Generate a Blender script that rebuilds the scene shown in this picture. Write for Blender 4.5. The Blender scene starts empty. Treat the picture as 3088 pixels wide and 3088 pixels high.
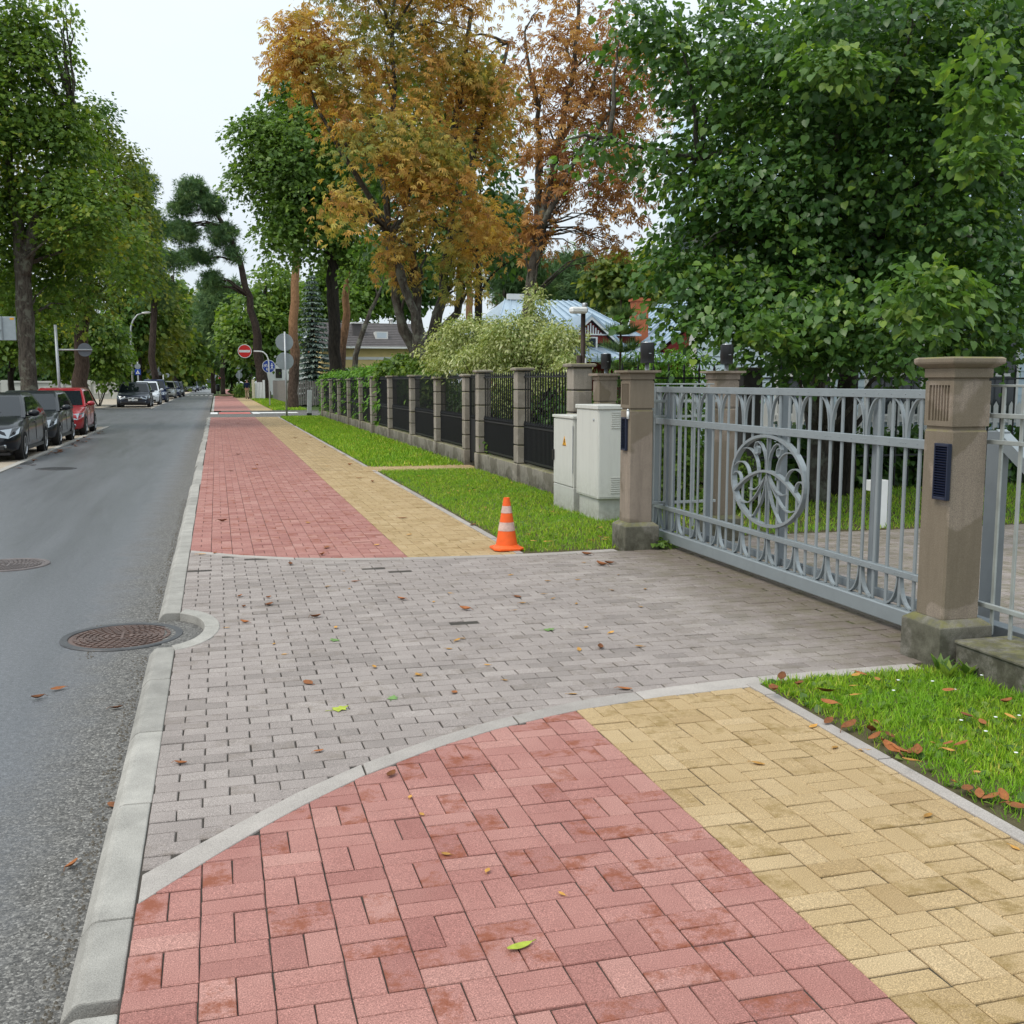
import bpy, bmesh, math, random
import numpy as np
from mathutils import Vector, Matrix, noise as mnoise
random.seed(7); rng = np.random.default_rng(7)
S = bpy.context.scene; COL = S.collection
PI = math.pi
# ------------------------------------------------------------------ camera
CAM_H, FPX, PW = 1.65, 3200.0, 3088.0            # eye height (m), focal length and frame width (px of the photograph)
HORIZON, VANISH = 1151.0, 652.0
PITCH = math.atan((PW/2-HORIZON)/FPX)
YAW = math.atan((PW/2-VANISH)/FPX*math.cos(PITCH))
F_ = Vector((math.sin(YAW)*math.cos(PITCH), math.cos(YAW)*math.cos(PITCH), -math.sin(PITCH)))
R_ = Vector((math.cos(YAW), -math.sin(YAW), 0)); U_ = R_.cross(F_)
cd = bpy.data.cameras.new('camera'); cam = bpy.data.objects.new('camera', cd); COL.objects.link(cam)
cd.sensor_width = 36; cd.lens = FPX/PW*36; cd.clip_start = .05; cd.clip_end = 3000
m = Matrix((R_, U_, -F_)).transposed().to_4x4(); m.translation = (0, 0, CAM_H); cam.matrix_world = m
S.camera = cam
def ray(x, y): return F_ + R_*((x-PW/2)/FPX) + U_*((PW/2-y)/FPX)
def at(x, y, Y):                                  # point at street distance Y seen at a pixel
    d = ray(x, y); return Vector((0, 0, CAM_H)) + d*(Y/d.y)
def gnd(x, y, z=0):
    d = ray(x, y); return Vector((0, 0, CAM_H)) + d*((z-CAM_H)/d.z)
# ------------------------------------------------------------------ light
SUN_EL, SUN_AZ = math.radians(55), math.radians(250)   # azimuth clockwise from +Y
W = bpy.data.worlds.new('World'); S.world = W; W.use_nodes = True
nt = W.node_tree; nt.nodes.clear()
N = nt.nodes.new; L = nt.links.new
out = N('ShaderNodeOutputWorld'); bg = N('ShaderNodeBackground'); bg.inputs['Strength'].default_value = .1
sky = N('ShaderNodeTexSky'); sky.sky_type = 'NISHITA'; sky.sun_disc = False
sky.sun_elevation = SUN_EL; sky.sun_rotation = SUN_AZ
tc = N('ShaderNodeTexCoord'); mp = N('ShaderNodeMapping'); mp.inputs['Scale'].default_value = (1, 1, 2.6)
nz = N('ShaderNodeTexNoise'); nz.inputs['Scale'].default_value = 1.6; nz.inputs['Detail'].default_value = 5
cr = N('ShaderNodeValToRGB'); cr.color_ramp.elements[0].position = .3; cr.color_ramp.elements[1].position = .75
cr.color_ramp.elements[0].color = (8.2, 9.35, 10.2, 1); cr.color_ramp.elements[1].color = (9.3, 10.1, 10.7, 1)
mx = N('ShaderNodeMix'); mx.data_type = 'RGBA'; mx.inputs[0].default_value = .93      # overcast: the cloud layer hides the blue
L(tc.outputs['Generated'], mp.inputs[0]); L(mp.outputs[0], nz.inputs['Vector']); L(nz.outputs['Fac'], cr.inputs[0])
L(sky.outputs[0], mx.inputs[6]); L(cr.outputs[0], mx.inputs[7]); # an overcast sky is brighter overhead than at the horizon
sx = N('ShaderNodeSeparateXYZ'); mr = N('ShaderNodeMapRange'); mr.inputs['From Min'].default_value = 0; mr.inputs['From Max'].default_value = 1
mr.inputs['To Min'].default_value = .72; mr.inputs['To Max'].default_value = 1.3
L(tc.outputs['Generated'], sx.inputs[0]); L(sx.outputs['Z'], mr.inputs['Value'])
m2 = N('ShaderNodeMix'); m2.data_type = 'RGBA'; m2.blend_type = 'MULTIPLY'; m2.inputs[0].default_value = 1
L(mx.outputs[2], m2.inputs[6]); L(mr.outputs[0], m2.inputs[7]); L(m2.outputs[2], bg.inputs['Color']); L(bg.outputs[0], out.inputs[0])
sl = bpy.data.lights.new('sun', 'SUN'); sl.energy = 1.5; sl.angle = math.radians(24); sl.color = (1, .93, .82)
so = bpy.data.objects.new('sun', sl); COL.objects.link(so)
sd = Vector((math.sin(SUN_AZ)*math.cos(SUN_EL), math.cos(SUN_AZ)*math.cos(SUN_EL), math.sin(SUN_EL)))
so.rotation_euler = sd.to_track_quat('Z', 'Y').to_euler(); so.location = sd*60
S.view_settings.view_transform = 'Standard'; S.view_settings.look = 'None'; S.view_settings.gamma = 1
S.view_settings.exposure = .3; S.view_settings.use_curve_mapping = False
# ------------------------------------------------------------------ object helpers
def tag(o, label=None, cat=None, group=None, kind=None):
    if label: o['label'] = label
    if cat: o['category'] = cat
    if group: o['group'] = group
    if kind: o['kind'] = kind
    return o
def thing(name, label, cat, loc=(0, 0, 0), rz=0, group=None):
    o = bpy.data.objects.new(name, None); COL.objects.link(o); o.empty_display_size = .2
    o.location = loc; o.rotation_euler = (0, 0, rz); return tag(o, label, cat, group)
def copy_tree(o, parent=None):
    c = o.copy(); COL.objects.link(c)
    if parent: c.parent = parent
    for ch in list(o.children): copy_tree(ch, c)
    return c
class MB:
    """collects boxes, bars, tubes, lathes; build() links them as ONE mesh object"""
    def __init__(s): s.v = []; s.f = []; s.a = []
    def add(s, v, f, rnd=None):
        n = len(s.v); s.v += [tuple(p) for p in v]; s.f += [tuple(i+n for i in q) for q in f]
        s.a += [rnd if rnd is not None else 0.0]*len(f); return s
    def box(s, x0, x1, y0, y1, z0, z1, mat=None, rnd=None):
        v = [Vector(p) for p in ((x0,y0,z0),(x1,y0,z0),(x1,y1,z0),(x0,y1,z0),(x0,y0,z1),(x1,y0,z1),(x1,y1,z1),(x0,y1,z1))]
        if mat: v = [mat @ p for p in v]
        return s.add(v, [(3,2,1,0),(4,5,6,7),(0,1,5,4),(1,2,6,5),(2,3,7,6),(3,0,4,7)], rnd)
    def cbox(s, x0, x1, y0, y1, z0, z1, c=.006, mat=None, rnd=None):      # box with chamfered edges
        ins = []
        for z, k in ((z0, 0), (z0+c, 1), (z1-c, 1), (z1, 0)):
            d = 0 if k else c
            ins.append([(x0+d+c*k,y0+d,z),(x1-d-c*k,y0+d,z),(x1-d,y0+d+c*k,z),(x1-d,y1-d-c*k,z),(x1-d-c*k,y1-d,z),(x0+d+c*k,y1-d,z),(x0+d,y1-d-c*k,z),(x0+d,y0+d+c*k,z)])
        v = [Vector(p) for r in ins for p in r]
        if mat: v = [mat @ p for p in v]
        f = [tuple(range(7, -1, -1)), tuple(range(24, 32))]
        for r in range(3):
            for i in range(8): j = (i+1) % 8; f.append((r*8+i, r*8+j, r*8+8+j, r*8+8+i))
        return s.add(v, f, rnd)
    def tube(s, pts, rad, n=8, cap=True, rnd=None):
        pts = [Vector(p) for p in pts]; m_ = len(pts)
        rad = rad if isinstance(rad, (list, tuple)) else [rad]*m_
        v = []; up = None
        for i, p in enumerate(pts):
            t = (pts[min(i+1, m_-1)]-pts[max(i-1, 0)]).normalized()
            if up is None: up = Vector((0, 0, 1)) if abs(t.z) < .9 else Vector((1, 0, 0))
            a = t.cross(up).normalized(); b = a.cross(t).normalized(); up = b
            v += [p+(a*math.cos(2*PI*k/n)+b*math.sin(2*PI*k/n))*rad[i] for k in range(n)]
        f = [(i*n+k, i*n+(k+1) % n, (i+1)*n+(k+1) % n, (i+1)*n+k) for i in range(m_-1) for k in range(n)]
        if cap: f += [tuple(range(n-1, -1, -1)), tuple(range((m_-1)*n, m_*n))]
        return s.add(v, f, rnd)
    def strip(s, pts, side, w, t, rnd=None):          # flat bar: path, sideways axis, width along it, thickness
        pts = [Vector(p) for p in pts]; side = Vector(side).normalized(); v = []; m_ = len(pts)
        for i, p in enumerate(pts):
            tg = (pts[min(i+1, m_-1)]-pts[max(i-1, 0)]).normalized(); b = tg.cross(side).normalized()
            v += [p-side*w/2-b*t/2, p+side*w/2-b*t/2, p+side*w/2+b*t/2, p-side*w/2+b*t/2]
        f = [(i*4+k, i*4+(k+1) % 4, i*4+4+(k+1) % 4, i*4+4+k) for i in range(m_-1) for k in range(4)]
        return s.add(v, f+[(3, 2, 1, 0), tuple(range(m_*4-4, m_*4))], rnd)
    def lathe(s, prof, n=16, c=(0, 0, 0), mat=None, rnd=None):
        v = [Vector((c[0]+r*math.cos(2*PI*k/n), c[1]+r*math.sin(2*PI*k/n), c[2]+z)) for r, z in prof for k in range(n)]
        if mat: v = [mat @ p for p in v]
        f = [(i*n+k, i*n+(k+1) % n, i*n+n+(k+1) % n, i*n+n+k) for i in range(len(prof)-1) for k in range(n)]
        return s.add(v, f+[tuple(range(n-1, -1, -1)), tuple(range((len(prof)-1)*n, len(prof)*n))], rnd)
    def prism(s, poly, axis, a, b, rnd=None):          # polygon extruded along x, y or z
        n = len(poly); put = {'x': lambda p, t: (t, p[0], p[1]), 'y': lambda p, t: (p[0], t, p[1]), 'z': lambda p, t: (p[0], p[1], t)}[axis]
        v = [put(p, a) for p in poly]+[put(p, b) for p in poly]
        return s.add(v, [tuple(range(n-1, -1, -1)), tuple(range(n, 2*n))]+[(i, (i+1) % n, n+(i+1) % n, n+i) for i in range(n)], rnd)
    def mesh(s, name, mat=None, smooth=False):
        me = bpy.data.meshes.new(name); me.from_pydata([tuple(p) for p in s.v], [], s.f)
        if any(s.a): me.attributes.new('rnd', 'FLOAT', 'FACE').data.foreach_set('value', s.a)
        bm = bmesh.new(); bm.from_mesh(me); bmesh.ops.recalc_face_normals(bm, faces=bm.faces); bm.to_mesh(me); bm.free()
        if mat: me.materials.append(mat)
        if smooth: me.shade_smooth()
        return me
    def build(s, name, mat=None, parent=None, smooth=False, loc=None, bevel=0, angle=None):
        return link(name, s.mesh(name, mat, smooth), parent, loc, bevel, angle)
def link(name, me, parent=None, loc=None, bevel=0, angle=None):
    o = bpy.data.objects.new(name, me); COL.objects.link(o)
    if parent: o.parent = parent
    if loc: o.location = loc
    if bevel:
        b = o.modifiers.new('bevel', 'BEVEL'); b.width = bevel; b.segments = 2; b.limit_method = 'ANGLE'; b.angle_limit = math.radians(35)
    if angle: me.shade_smooth(); me.set_sharp_from_angle(angle=math.radians(angle))
    return o
def structure(name, mb, mat, smooth=False, **k): return tag(mb.build(name, mat, None, smooth, **k), kind='structure')
# ------------------------------------------------------------------ materials
def new_mat(name):
    M_ = bpy.data.materials.new(name); M_.use_nodes = True; t = M_.node_tree
    return M_, t, t.nodes['Principled BSDF'], t.nodes['Material Output']
def nd(t, kind, **k):
    n = t.nodes.new(kind)
    for a, v in k.items():
        if a.startswith('i_'): n.inputs[a[2:].replace('_', ' ')].default_value = v
        else: setattr(n, a, v)
    return n
def noise(t, scale, detail=4, rough=.6, vec=None):
    n = nd(t, 'ShaderNodeTexNoise', i_Scale=scale, i_Detail=detail, i_Roughness=rough)
    if vec is None: vec = nd(t, 'ShaderNodeNewGeometry').outputs['Position']
    t.links.new(vec, n.inputs['Vector']); return n.outputs['Fac']
def ramp(t, fac, stops):
    r = nd(t, 'ShaderNodeValToRGB'); e = r.color_ramp.elements
    while len(e) < len(stops): e.new(.5)
    for q, (p, c) in zip(e, stops):
        q.position = p; q.color = c if isinstance(c, tuple) and len(c) == 4 else (tuple(c)+(1,) if isinstance(c, tuple) else (c, c, c, 1))
    t.links.new(fac, r.inputs[0]); return r.outputs['Color']
def mix(t, fac, a, b, mode='MIX'):
    n = nd(t, 'ShaderNodeMix', data_type='RGBA', blend_type=mode)
    for s_, v in ((0, fac), (6, a), (7, b)):
        if isinstance(v, (int, float)): n.inputs[s_].default_value = v if s_ == 0 else (v, v, v, 1)
        elif isinstance(v, tuple): n.inputs[s_].default_value = v+(1,) if len(v) == 3 else v
        else: t.links.new(v, n.inputs[s_])
    return n.outputs[2]
def math_(t, op, a, b=0.0, c=0.0):
    n = nd(t, 'ShaderNodeMath', operation=op)
    for i, v in enumerate((a, b, c)):
        if isinstance(v, (int, float)): n.inputs[i].default_value = v
        else: t.links.new(v, n.inputs[i])
    return n.outputs[0]
def bump(t, b, h, strength=.3, dist=.01):
    n = nd(t, 'ShaderNodeBump', i_Strength=strength, i_Distance=dist); t.links.new(h, n.inputs['Height']); t.links.new(n.outputs[0], b.inputs['Normal'])
def rnd_of(t):                                     # one random number per object plus one per face
    a = nd(t, 'ShaderNodeAttribute', attribute_name='rnd'); o = nd(t, 'ShaderNodeObjectInfo')
    return math_(t, 'FRACT', math_(t, 'ADD', a.outputs['Fac'], o.outputs['Random']))
_mc = {}
def mat(name, c, rough=.6, var=.15, scale=8, spec=.4, metal=0, bmp=.0, bscale=60, coat=0, fine=.0, objcoord=False, per=0.0, emit=None):
    """plain material with soft and fine noise in its colour and relief"""
    if name in _mc: return _mc[name]
    M_, t, b, o = new_mat(name); vec = None
    if objcoord: vec = nd(t, 'ShaderNodeTexCoord').outputs['Object']
    col = c+(1,)
    if var:
        n = noise(t, scale, 5, .65, vec)
        col = ramp(t, n, [(.28, tuple(x*(1-var) for x in c)), (.72, tuple(min(1, x*(1+var)) for x in c))])
    if fine: col = mix(t, fine, col, ramp(t, noise(t, 260, 2, .6, vec), [(.3, tuple(x*.4 for x in c)), (.7, tuple(min(1, x*1.6) for x in c))]))
    if per: col = mix(t, 1.0, col, ramp(t, rnd_of(t), [(0, 1-per), (1, 1+per)]), 'MULTIPLY')
    if isinstance(col, tuple): b.inputs['Base Color'].default_value = col
    else: t.links.new(col, b.inputs['Base Color'])
    b.inputs['Roughness'].default_value = rough; b.inputs['Metallic'].default_value = metal
    b.inputs['Specular IOR Level'].default_value = spec
    if coat: b.inputs['Coat Weight'].default_value = coat; b.inputs['Coat Roughness'].default_value = .04
    if bmp: bump(t, b, noise(t, bscale, 4, .6, vec), bmp, .01)
    _mc[name] = M_; return M_
def paving_mat(name, base, dark, light, stain, stain_amt=.5, moss_and_shade=False):
    M_, t, b, o = new_mat(name); r = rnd_of(t)
    g = nd(t, 'ShaderNodeNewGeometry').outputs['Position']
    col = ramp(t, r, [(0, dark), (.1, dark), (.22, base), (.7, base), (1, light)])
    col = mix(t, .35, col, ramp(t, noise(t, 2.2, 3), [(.35, dark), (.65, light)]))
    col = mix(t, .7, col, mix(t, 1.0, col, ramp(t, noise(t, 260, 2, .75), [(.33, .35), (.46, .92), (.6, 1.3), (.7, 2.4)]), 'MULTIPLY'))
    # damp and dirty stains: shaped patches, on some stones only
    w = nd(t, 'ShaderNodeTexWhiteNoise', noise_dimensions='1D'); t.links.new(math_(t, 'MULTIPLY', r, 37.0), w.inputs['W'])
    some = math_(t, 'GREATER_THAN', w.outputs['Value'], .74)
    sm = ramp(t, noise(t, 9, 6, .75), [(.47, 0.0), (.62, 1.0)])
    sep = nd(t, 'ShaderNodeRGB'); sm = math_(t, 'MULTIPLY', math_(t, 'MULTIPLY', sm, some), stain_amt)
    col = mix(t, sm, col, stain)
    col = mix(t, math_(t, 'MULTIPLY', ramp(t, noise(t, 1.3, 4), [(.52, 0.0), (.7, 1.0)]), .10), col, tuple(x*.55 for x in base))
    if moss_and_shade:
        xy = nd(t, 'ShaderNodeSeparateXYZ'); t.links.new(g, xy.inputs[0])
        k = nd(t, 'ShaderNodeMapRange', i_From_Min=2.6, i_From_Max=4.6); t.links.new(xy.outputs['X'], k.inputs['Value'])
        dirt_shade = nd(t, 'ShaderNodeMapRange', i_From_Min=3.35, i_From_Max=4.1); t.links.new(math_(t, 'ADD', xy.outputs['X'], math_(t, 'MULTIPLY', math_(t, 'SUBTRACT', noise(t, 1.8, 5, .7), .5), 1.1)), dirt_shade.inputs['Value'])  # brown band under the gate: dirt and the gate's shadow, painted into the bricks
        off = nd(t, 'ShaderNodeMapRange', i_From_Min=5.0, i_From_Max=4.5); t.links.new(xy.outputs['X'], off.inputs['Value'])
        col = mix(t, math_(t, 'MULTIPLY', math_(t, 'MULTIPLY', dirt_shade.outputs[0], off.outputs[0]), .7), col, (.125, .095, .072))
        mm = math_(t, 'MULTIPLY', math_(t, 'MULTIPLY', k.outputs[0], ramp(t, noise(t, 5, 5, .7), [(.42, 0.0), (.66, 1.0)])), .65)
        col = mix(t, mm, col, (.12, .11, .045))
    t.links.new(col, b.inputs['Base Color']); b.inputs['Roughness'].default_value = .78; b.inputs['Specular IOR Level'].default_value = .25
    bump(t, b, noise(t, 190, 3, .7), .35, .004)
    return M_
def leaf_mat(name, stops, trans=.35, rough=.5, spec=.35, patch=None, pscale=.5, pt_=.5):
    """leaf colour from a per-leaf random number; patches of other-coloured foliage; part of the light passes through"""
    M_, t, b, o = new_mat(name)
    a = nd(t, 'ShaderNodeAttribute', attribute_name='rnd').outputs['Fac']
    col = ramp(t, a, stops)
    if patch: col = mix(t, ramp(t, noise(t, pscale, 3, .6), [(pt_, 0.0), (pt_+.12, 1.0)]), col, ramp(t, a, patch))
    t.links.new(col, b.inputs['Base Color']); b.inputs['Roughness'].default_value = rough; b.inputs['Specular IOR Level'].default_value = spec
    tr = nd(t, 'ShaderNodeBsdfTranslucent'); ms = nd(t, 'ShaderNodeMixShader', i_Fac=trans)
    t.links.new(mix(t, 1.0, col, (1.25, 1.3, .6), 'MULTIPLY'), tr.inputs[0])
    t.links.new(b.outputs[0], ms.inputs[1]); t.links.new(tr.outputs[0], ms.inputs[2]); t.links.new(ms.outputs[0], o.inputs['Surface'])
    return M_
def bark_mat(name, c1, c2, sx=9, sz=2.2, lichen=None, top=None, z0=3, z1=5):
    M_, t, b, o = new_mat(name)
    mp_ = nd(t, 'ShaderNodeMapping'); mp_.inputs['Scale'].default_value = (sx, sx, sz)
    t.links.new(nd(t, 'ShaderNodeNewGeometry').outputs['Position'], mp_.inputs[0])
    n = noise(t, 1.6, 6, .75, mp_.outputs[0]); col = ramp(t, n, [(.35, c1), (.62, c2)])
    if top:
        xy = nd(t, 'ShaderNodeSeparateXYZ'); t.links.new(nd(t, 'ShaderNodeNewGeometry').outputs['Position'], xy.inputs[0])
        k = nd(t, 'ShaderNodeMapRange', i_From_Min=z0, i_From_Max=z1); t.links.new(math_(t, 'ADD', xy.outputs['Z'], math_(t, 'MULTIPLY', n, 2.0)), k.inputs['Value'])
        col = mix(t, k.outputs[0], col, ramp(t, n, [(.3, tuple(x*.45 for x in top)), (.6, top)]))
    if lichen: col = mix(t, ramp(t, noise(t, 3.0, 4, .7), [(.5, 0.0), (.6, .8)]), col, lichen)
    t.links.new(col, b.inputs['Base Color']); b.inputs['Roughness'].default_value = .9; b.inputs['Specular IOR Level'].default_value = .15
    bump(t, b, n, .9, .03); return M_
# ================================================================== GROUND, ROAD, PAVEMENTS
def sheet(name, x0, x1, y0, y1, z, mt, n=1, poly=None):
    b = MB(); p = poly or [(x0, y0), (x1, y0), (x1, y1), (x0, y1)]
    b.add([(x, y, z) for x, y in p], [tuple(range(len(p)))]); return structure(name, b, mt)
def road_mat():
    M_, t, b, o = new_mat('asphalt')
    g = nd(t, 'ShaderNodeNewGeometry').outputs['Position']; xy = nd(t, 'ShaderNodeSeparateXYZ'); t.links.new(g, xy.inputs[0])
    mp_ = nd(t, 'ShaderNodeMapping'); mp_.inputs['Scale'].default_value = (1.6, .12, 1); t.links.new(g, mp_.inputs[0])
    lane = noise(t, 1.5, 4, .6, mp_.outputs[0])                      # long streaks of wear along the lane
    edge = nd(t, 'ShaderNodeMapRange', i_From_Min=-1.02, i_From_Max=-.6); t.links.new(math_(t, 'ADD', xy.outputs['X'], math_(t, 'MULTIPLY', math_(t, 'SUBTRACT', noise(t, 2.6, 5, .7), .5), .5)), edge.inputs['Value'])
    smooth = ramp(t, lane, [(.3, (.098, .100, .107)), (.7, (.13, .133, .142))])
    smooth = mix(t, .7, smooth, ramp(t, noise(t, 170, 3, .75), [(.36, (.035, .035, .039)), (.52, (.112, .115, .124)), (.7, (.26, .26, .265))]))
    smooth = mix(t, .5, smooth, mix(t, 1.0, smooth, ramp(t, noise(t, 34, 4, .8), [(.33, .45), (.5, 1.0), (.68, 1.75)]), 'MULTIPLY'))
    vor = nd(t, 'ShaderNodeTexVoronoi', i_Scale=105.0); wv = nd(t, 'ShaderNodeVectorMath', operation='ADD'); nw = nd(t, 'ShaderNodeTexNoise', i_Scale=90.0); t.links.new(g, nw.inputs['Vector']); sc_ = nd(t, 'ShaderNodeVectorMath', operation='SCALE', i_Scale=.022); t.links.new(nw.outputs['Color'], sc_.inputs[0]); t.links.new(g, wv.inputs[0]); t.links.new(sc_.outputs[0], wv.inputs[1]); t.links.new(wv.outputs[0], vor.inputs['Vector'])
    coarse = ramp(t, nd_sep(t, vor.outputs['Color']), [(0, (.06, .057, .052)), (.4, (.115, .108, .098)), (.8, (.18, .17, .155)), (1, (.30, .285, .26))])
    coarse = mix(t, ramp(t, vor.outputs['Distance'], [(.45, 0.0), (.85, .75)]), coarse, (.035, .034, .032))
    coarse = mix(t, .55, coarse, mix(t, 1.0, coarse, ramp(t, noise(t, 150, 3, .8), [(.3, .25), (.5, .95), (.68, 2.0)]), 'MULTIPLY'))
    col = mix(t, edge.outputs[0], smooth, coarse)
    t.links.new(col, b.inputs['Base Color'])
    wet = ramp(t, lane, [(.35, .34), (.65, .44)]); ro = mix(t, edge.outputs[0], wet, .82)
    t.links.new(ro, b.inputs['Roughness']); b.inputs['Specular IOR Level'].default_value = .5
    h = math_(t, 'ADD', math_(t, 'MULTIPLY', noise(t, 170, 3, .75), .5), math_(t, 'MULTIPLY', math_(t, 'MULTIPLY', vor.outputs['Distance'], -1.2), edge.outputs[0]))
    bump(t, b, h, .35, .006); return M_
def nd_sep(t, c):
    s_ = nd(t, 'ShaderNodeSeparateColor'); t.links.new(c, s_.inputs[0]); return s_.outputs[0]
ASPH = road_mat()
SOIL = mat('soil_and_grass', (.055, .085, .025), .95, .5, 1.5, .1, fine=.4)
LAWN = mat('lawn_soil', (.088, .076, .04), .95, .5, 6, .1, fine=.6)
def bed_mat():
    M_, t, b, o = new_mat('joint_sand'); xy = nd(t, 'ShaderNodeSeparateXYZ'); t.links.new(nd(t, 'ShaderNodeNewGeometry').outputs['Position'], xy.inputs[0])
    k = nd(t, 'ShaderNodeMapRange', i_From_Min=1.6, i_From_Max=3.4); t.links.new(xy.outputs['X'], k.inputs['Value']); n = noise(t, 6, 5, .7)
    col = mix(t, math_(t, 'MULTIPLY', k.outputs[0], ramp(t, n, [(.38, 0.0), (.56, .9)])), ramp(t, n, [(.3, (.028, .024, .019)), (.7, (.062, .052, .042))]), (.085, .095, .02))
    t.links.new(col, b.inputs['Base Color']); b.inputs['Roughness'].default_value = .95; return M_
BED = bed_mat()
CONC = mat('kerb_concrete', (.325, .308, .278), .85, .38, 5, .2, bmp=.35, bscale=140, fine=.45, per=.14)
CONC2 = mat('border_concrete', (.37, .335, .305), .85, .25, 4, .2, bmp=.35, bscale=140, fine=.45, per=.12)
TAN = paving_mat('tan_pavers', (.36, .3, .235), (.3, .25, .19), (.42, .36, .28), (.2, .16, .11), .3)
KZ = -.06
sheet('ground', -900, 900, -60, 1500, -.16, SOIL)
sheet('road', -4.0, -.40, -12, 420, KZ, ASPH)
sheet('side_street', -70, -4.0, 43, 70.5, KZ, ASPH)
sheet('side_street', -.40, 60, 51.6, 62.5, KZ+.006, ASPH)
sheet('paving_bed', -.305, 4.5, -6, 6.69, -.0065, BED); sheet('paving_bed', -.05, 4.5, 6.69, 8.01, -.0065, BED); sheet('paving_bed', -.305, 4.5, 8.01, 51.6, -.0065, BED)
sheet('parking_bay', -6.9, -4.0, -8, 43, KZ+.012, TAN)
sheet('parking_bay', -6.9, -4.0, 70.5, 230, KZ+.012, TAN)
sheet('pavement', -10.5, -6.9, -8, 43, .03, TAN)
sheet('pavement', -12.5, -6.9, 70.5, 230, .03, TAN)
sheet('verge', -30, -10.5, -8, 43, .0, LAWN)
sheet('verge', -40, -12.5, 70.5, 230, .0, LAWN)
sheet('yard_bed', 4.5, 16, 1, 10.25, -.0065, BED)
# ---- kerb stones ---------------------------------------------------
kb = MB(); kb.box(-.44, -.31, -3, 51.6, -.2, -.075); kerb = structure('kerb', kb, CONC)
KP = [(-.302, -.12), (-.302, 0.0), (-.405, .001), (-.425, -.008), (-.455, -.045), (-.462, -.12)]
def kerbstone(y0, y1, parent, prof=KP, name='kerb_stone'):
    b = MB(); b.prism([(x+random.uniform(-.003, .003)*0, z) for x, z in prof], 'y', y0+.005, y1-.005)
    o = b.build(name, CONC, parent, bevel=.006); o.rotation_euler.z = random.uniform(-.0006, .0006); return o
ys = [.4, 1.45, 2.80]
for a, c in zip(ys, ys[1:]): kerbstone(a, c, kerb)
ys = [2.86, 3.32, 4.26, 5.16, 6.09, 6.84]
for a, c in zip(ys, ys[1:]): kerbstone(a, c, kerb)
y = 7.86
while y < 51: kerbstone(y, min(y+1.0, 51.6), kerb); y += 1.0
# curved band that swings round the manhole
CX, CY = -.385, 7.35
for a0, a1 in ((-76, -2), (-1, 72)):
    b = MB(); n = 12
    for i in range(n+1):
        a = math.radians(a0+(a1-a0)*i/n); c, s_ = math.cos(a), math.sin(a)
        b.v += [(CX+.255*c, CY+.50*s_, 0.005), (CX+.355*c, CY+.64*s_, .005), (CX+.355*c, CY+.64*s_, -.1), (CX+.255*c, CY+.50*s_, -.1)]
    b.f = [(i*4+k, i*4+(k+1) % 4, i*4+4+(k+1) % 4, i*4+4+k) for i in range(n) for k in range(4)]+[(0, 1, 2, 3), (n*4, n*4+1, n*4+2, n*4+3)]
    b.a = [0.0]*len(b.f); b.build('curved_kerb_stone', CONC, kerb, bevel=.006)
sheet('manhole_apron', -.40, -.05, 6.69, 8.01, KZ+.006, ASPH)
grit = MB()
for _ in range(1500):                               # loose grit lying against the kerb
    y = 2.2+14*random.random()**1.6; x = -.47-abs(random.gauss(0, .035))-(.33 if 6.9 < y < 7.85 else 0); r_ = random.uniform(.002, .006)
    grit.add([(x+r_*random.uniform(.6, 1.3)*a, y+r_*random.uniform(.6, 1.4)*c, KZ+z*r_) for a, c, z in ((-1, -1, 0), (1, -1, 0), (1, 1, 0), (-1, 1, 0), (0, 0, 1.5))], [(0, 1, 4), (1, 2, 4), (2, 3, 4), (3, 0, 4)])
tag(grit.build('grit', mat('grit_stone', (.12, .105, .085), .9, .5, 60, .2)), kind='stuff')
# ---- curved borders of the driveway ---------------------------------
def interp(pts):
    xs = [p[0] for p in pts]; yy = [p[1] for p in pts]
    return lambda x: float(np.interp(x, xs, yy))
near_lo = interp([(-.3, 3.39), (-.11, 3.63), (.09, 3.87), (.29, 4.08), (.55, 4.32), (.9, 4.57), (1.25, 4.76), (1.71, 4.93), (2.22, 5.03), (2.76, 5.07), (2.84, 5.13), (4.2, 5.13)])
near_hi = interp([(-.3, 3.60), (0, 3.93), (.28, 4.22), (.55, 4.45), (.9, 4.69), (1.25, 4.88), (1.77, 5.08), (2.29, 5.18), (2.81, 5.24), (3.2, 5.25), (4.2, 5.25)])
far_lo = interp([(-.3, 10.67), (.15, 10.26), (.67, 9.95), (1.14, 9.8), (1.67, 9.69), (2.32, 9.62), (2.75, 9.60), (3.16, 9.6), (4.2, 9.68)])
far_hi = lambda x: far_lo(x)+.12
def border(name, lo, hi, x0, x1, step):
    root = tag(thing(name, None, None), kind='structure')
    xs = [x0]
    while xs[-1] < x1-step*.6: xs.append(xs[-1]+step*random.uniform(.92, 1.08))
    xs[-1] = x1
    for a, c in zip(xs, xs[1:]):
        b = MB(); n = 6
        for i in range(n+1):
            x = a+.004+(c-a-.008)*i/n
            b.v += [(x, lo(x), .003), (x, hi(x), .003), (x, hi(x), -.1), (x, lo(x), -.1)]
        b.f = [(i*4+k, i*4+(k+1) % 4, i*4+4+(k+1) % 4, i*4+4+k) for i in range(n) for k in range(4)]+[(0, 1, 2, 3), (n*4, n*4+1, n*4+2, n*4+3)]; b.a = [0.0]*len(b.f)
        b.build('border_stone', CONC2, root, bevel=.004)
    return root
border('driveway_border', near_lo, near_hi, -.298, 3.9, .8)
border('driveway_border', far_lo, far_hi, -.298, 3.75, .95)
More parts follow.
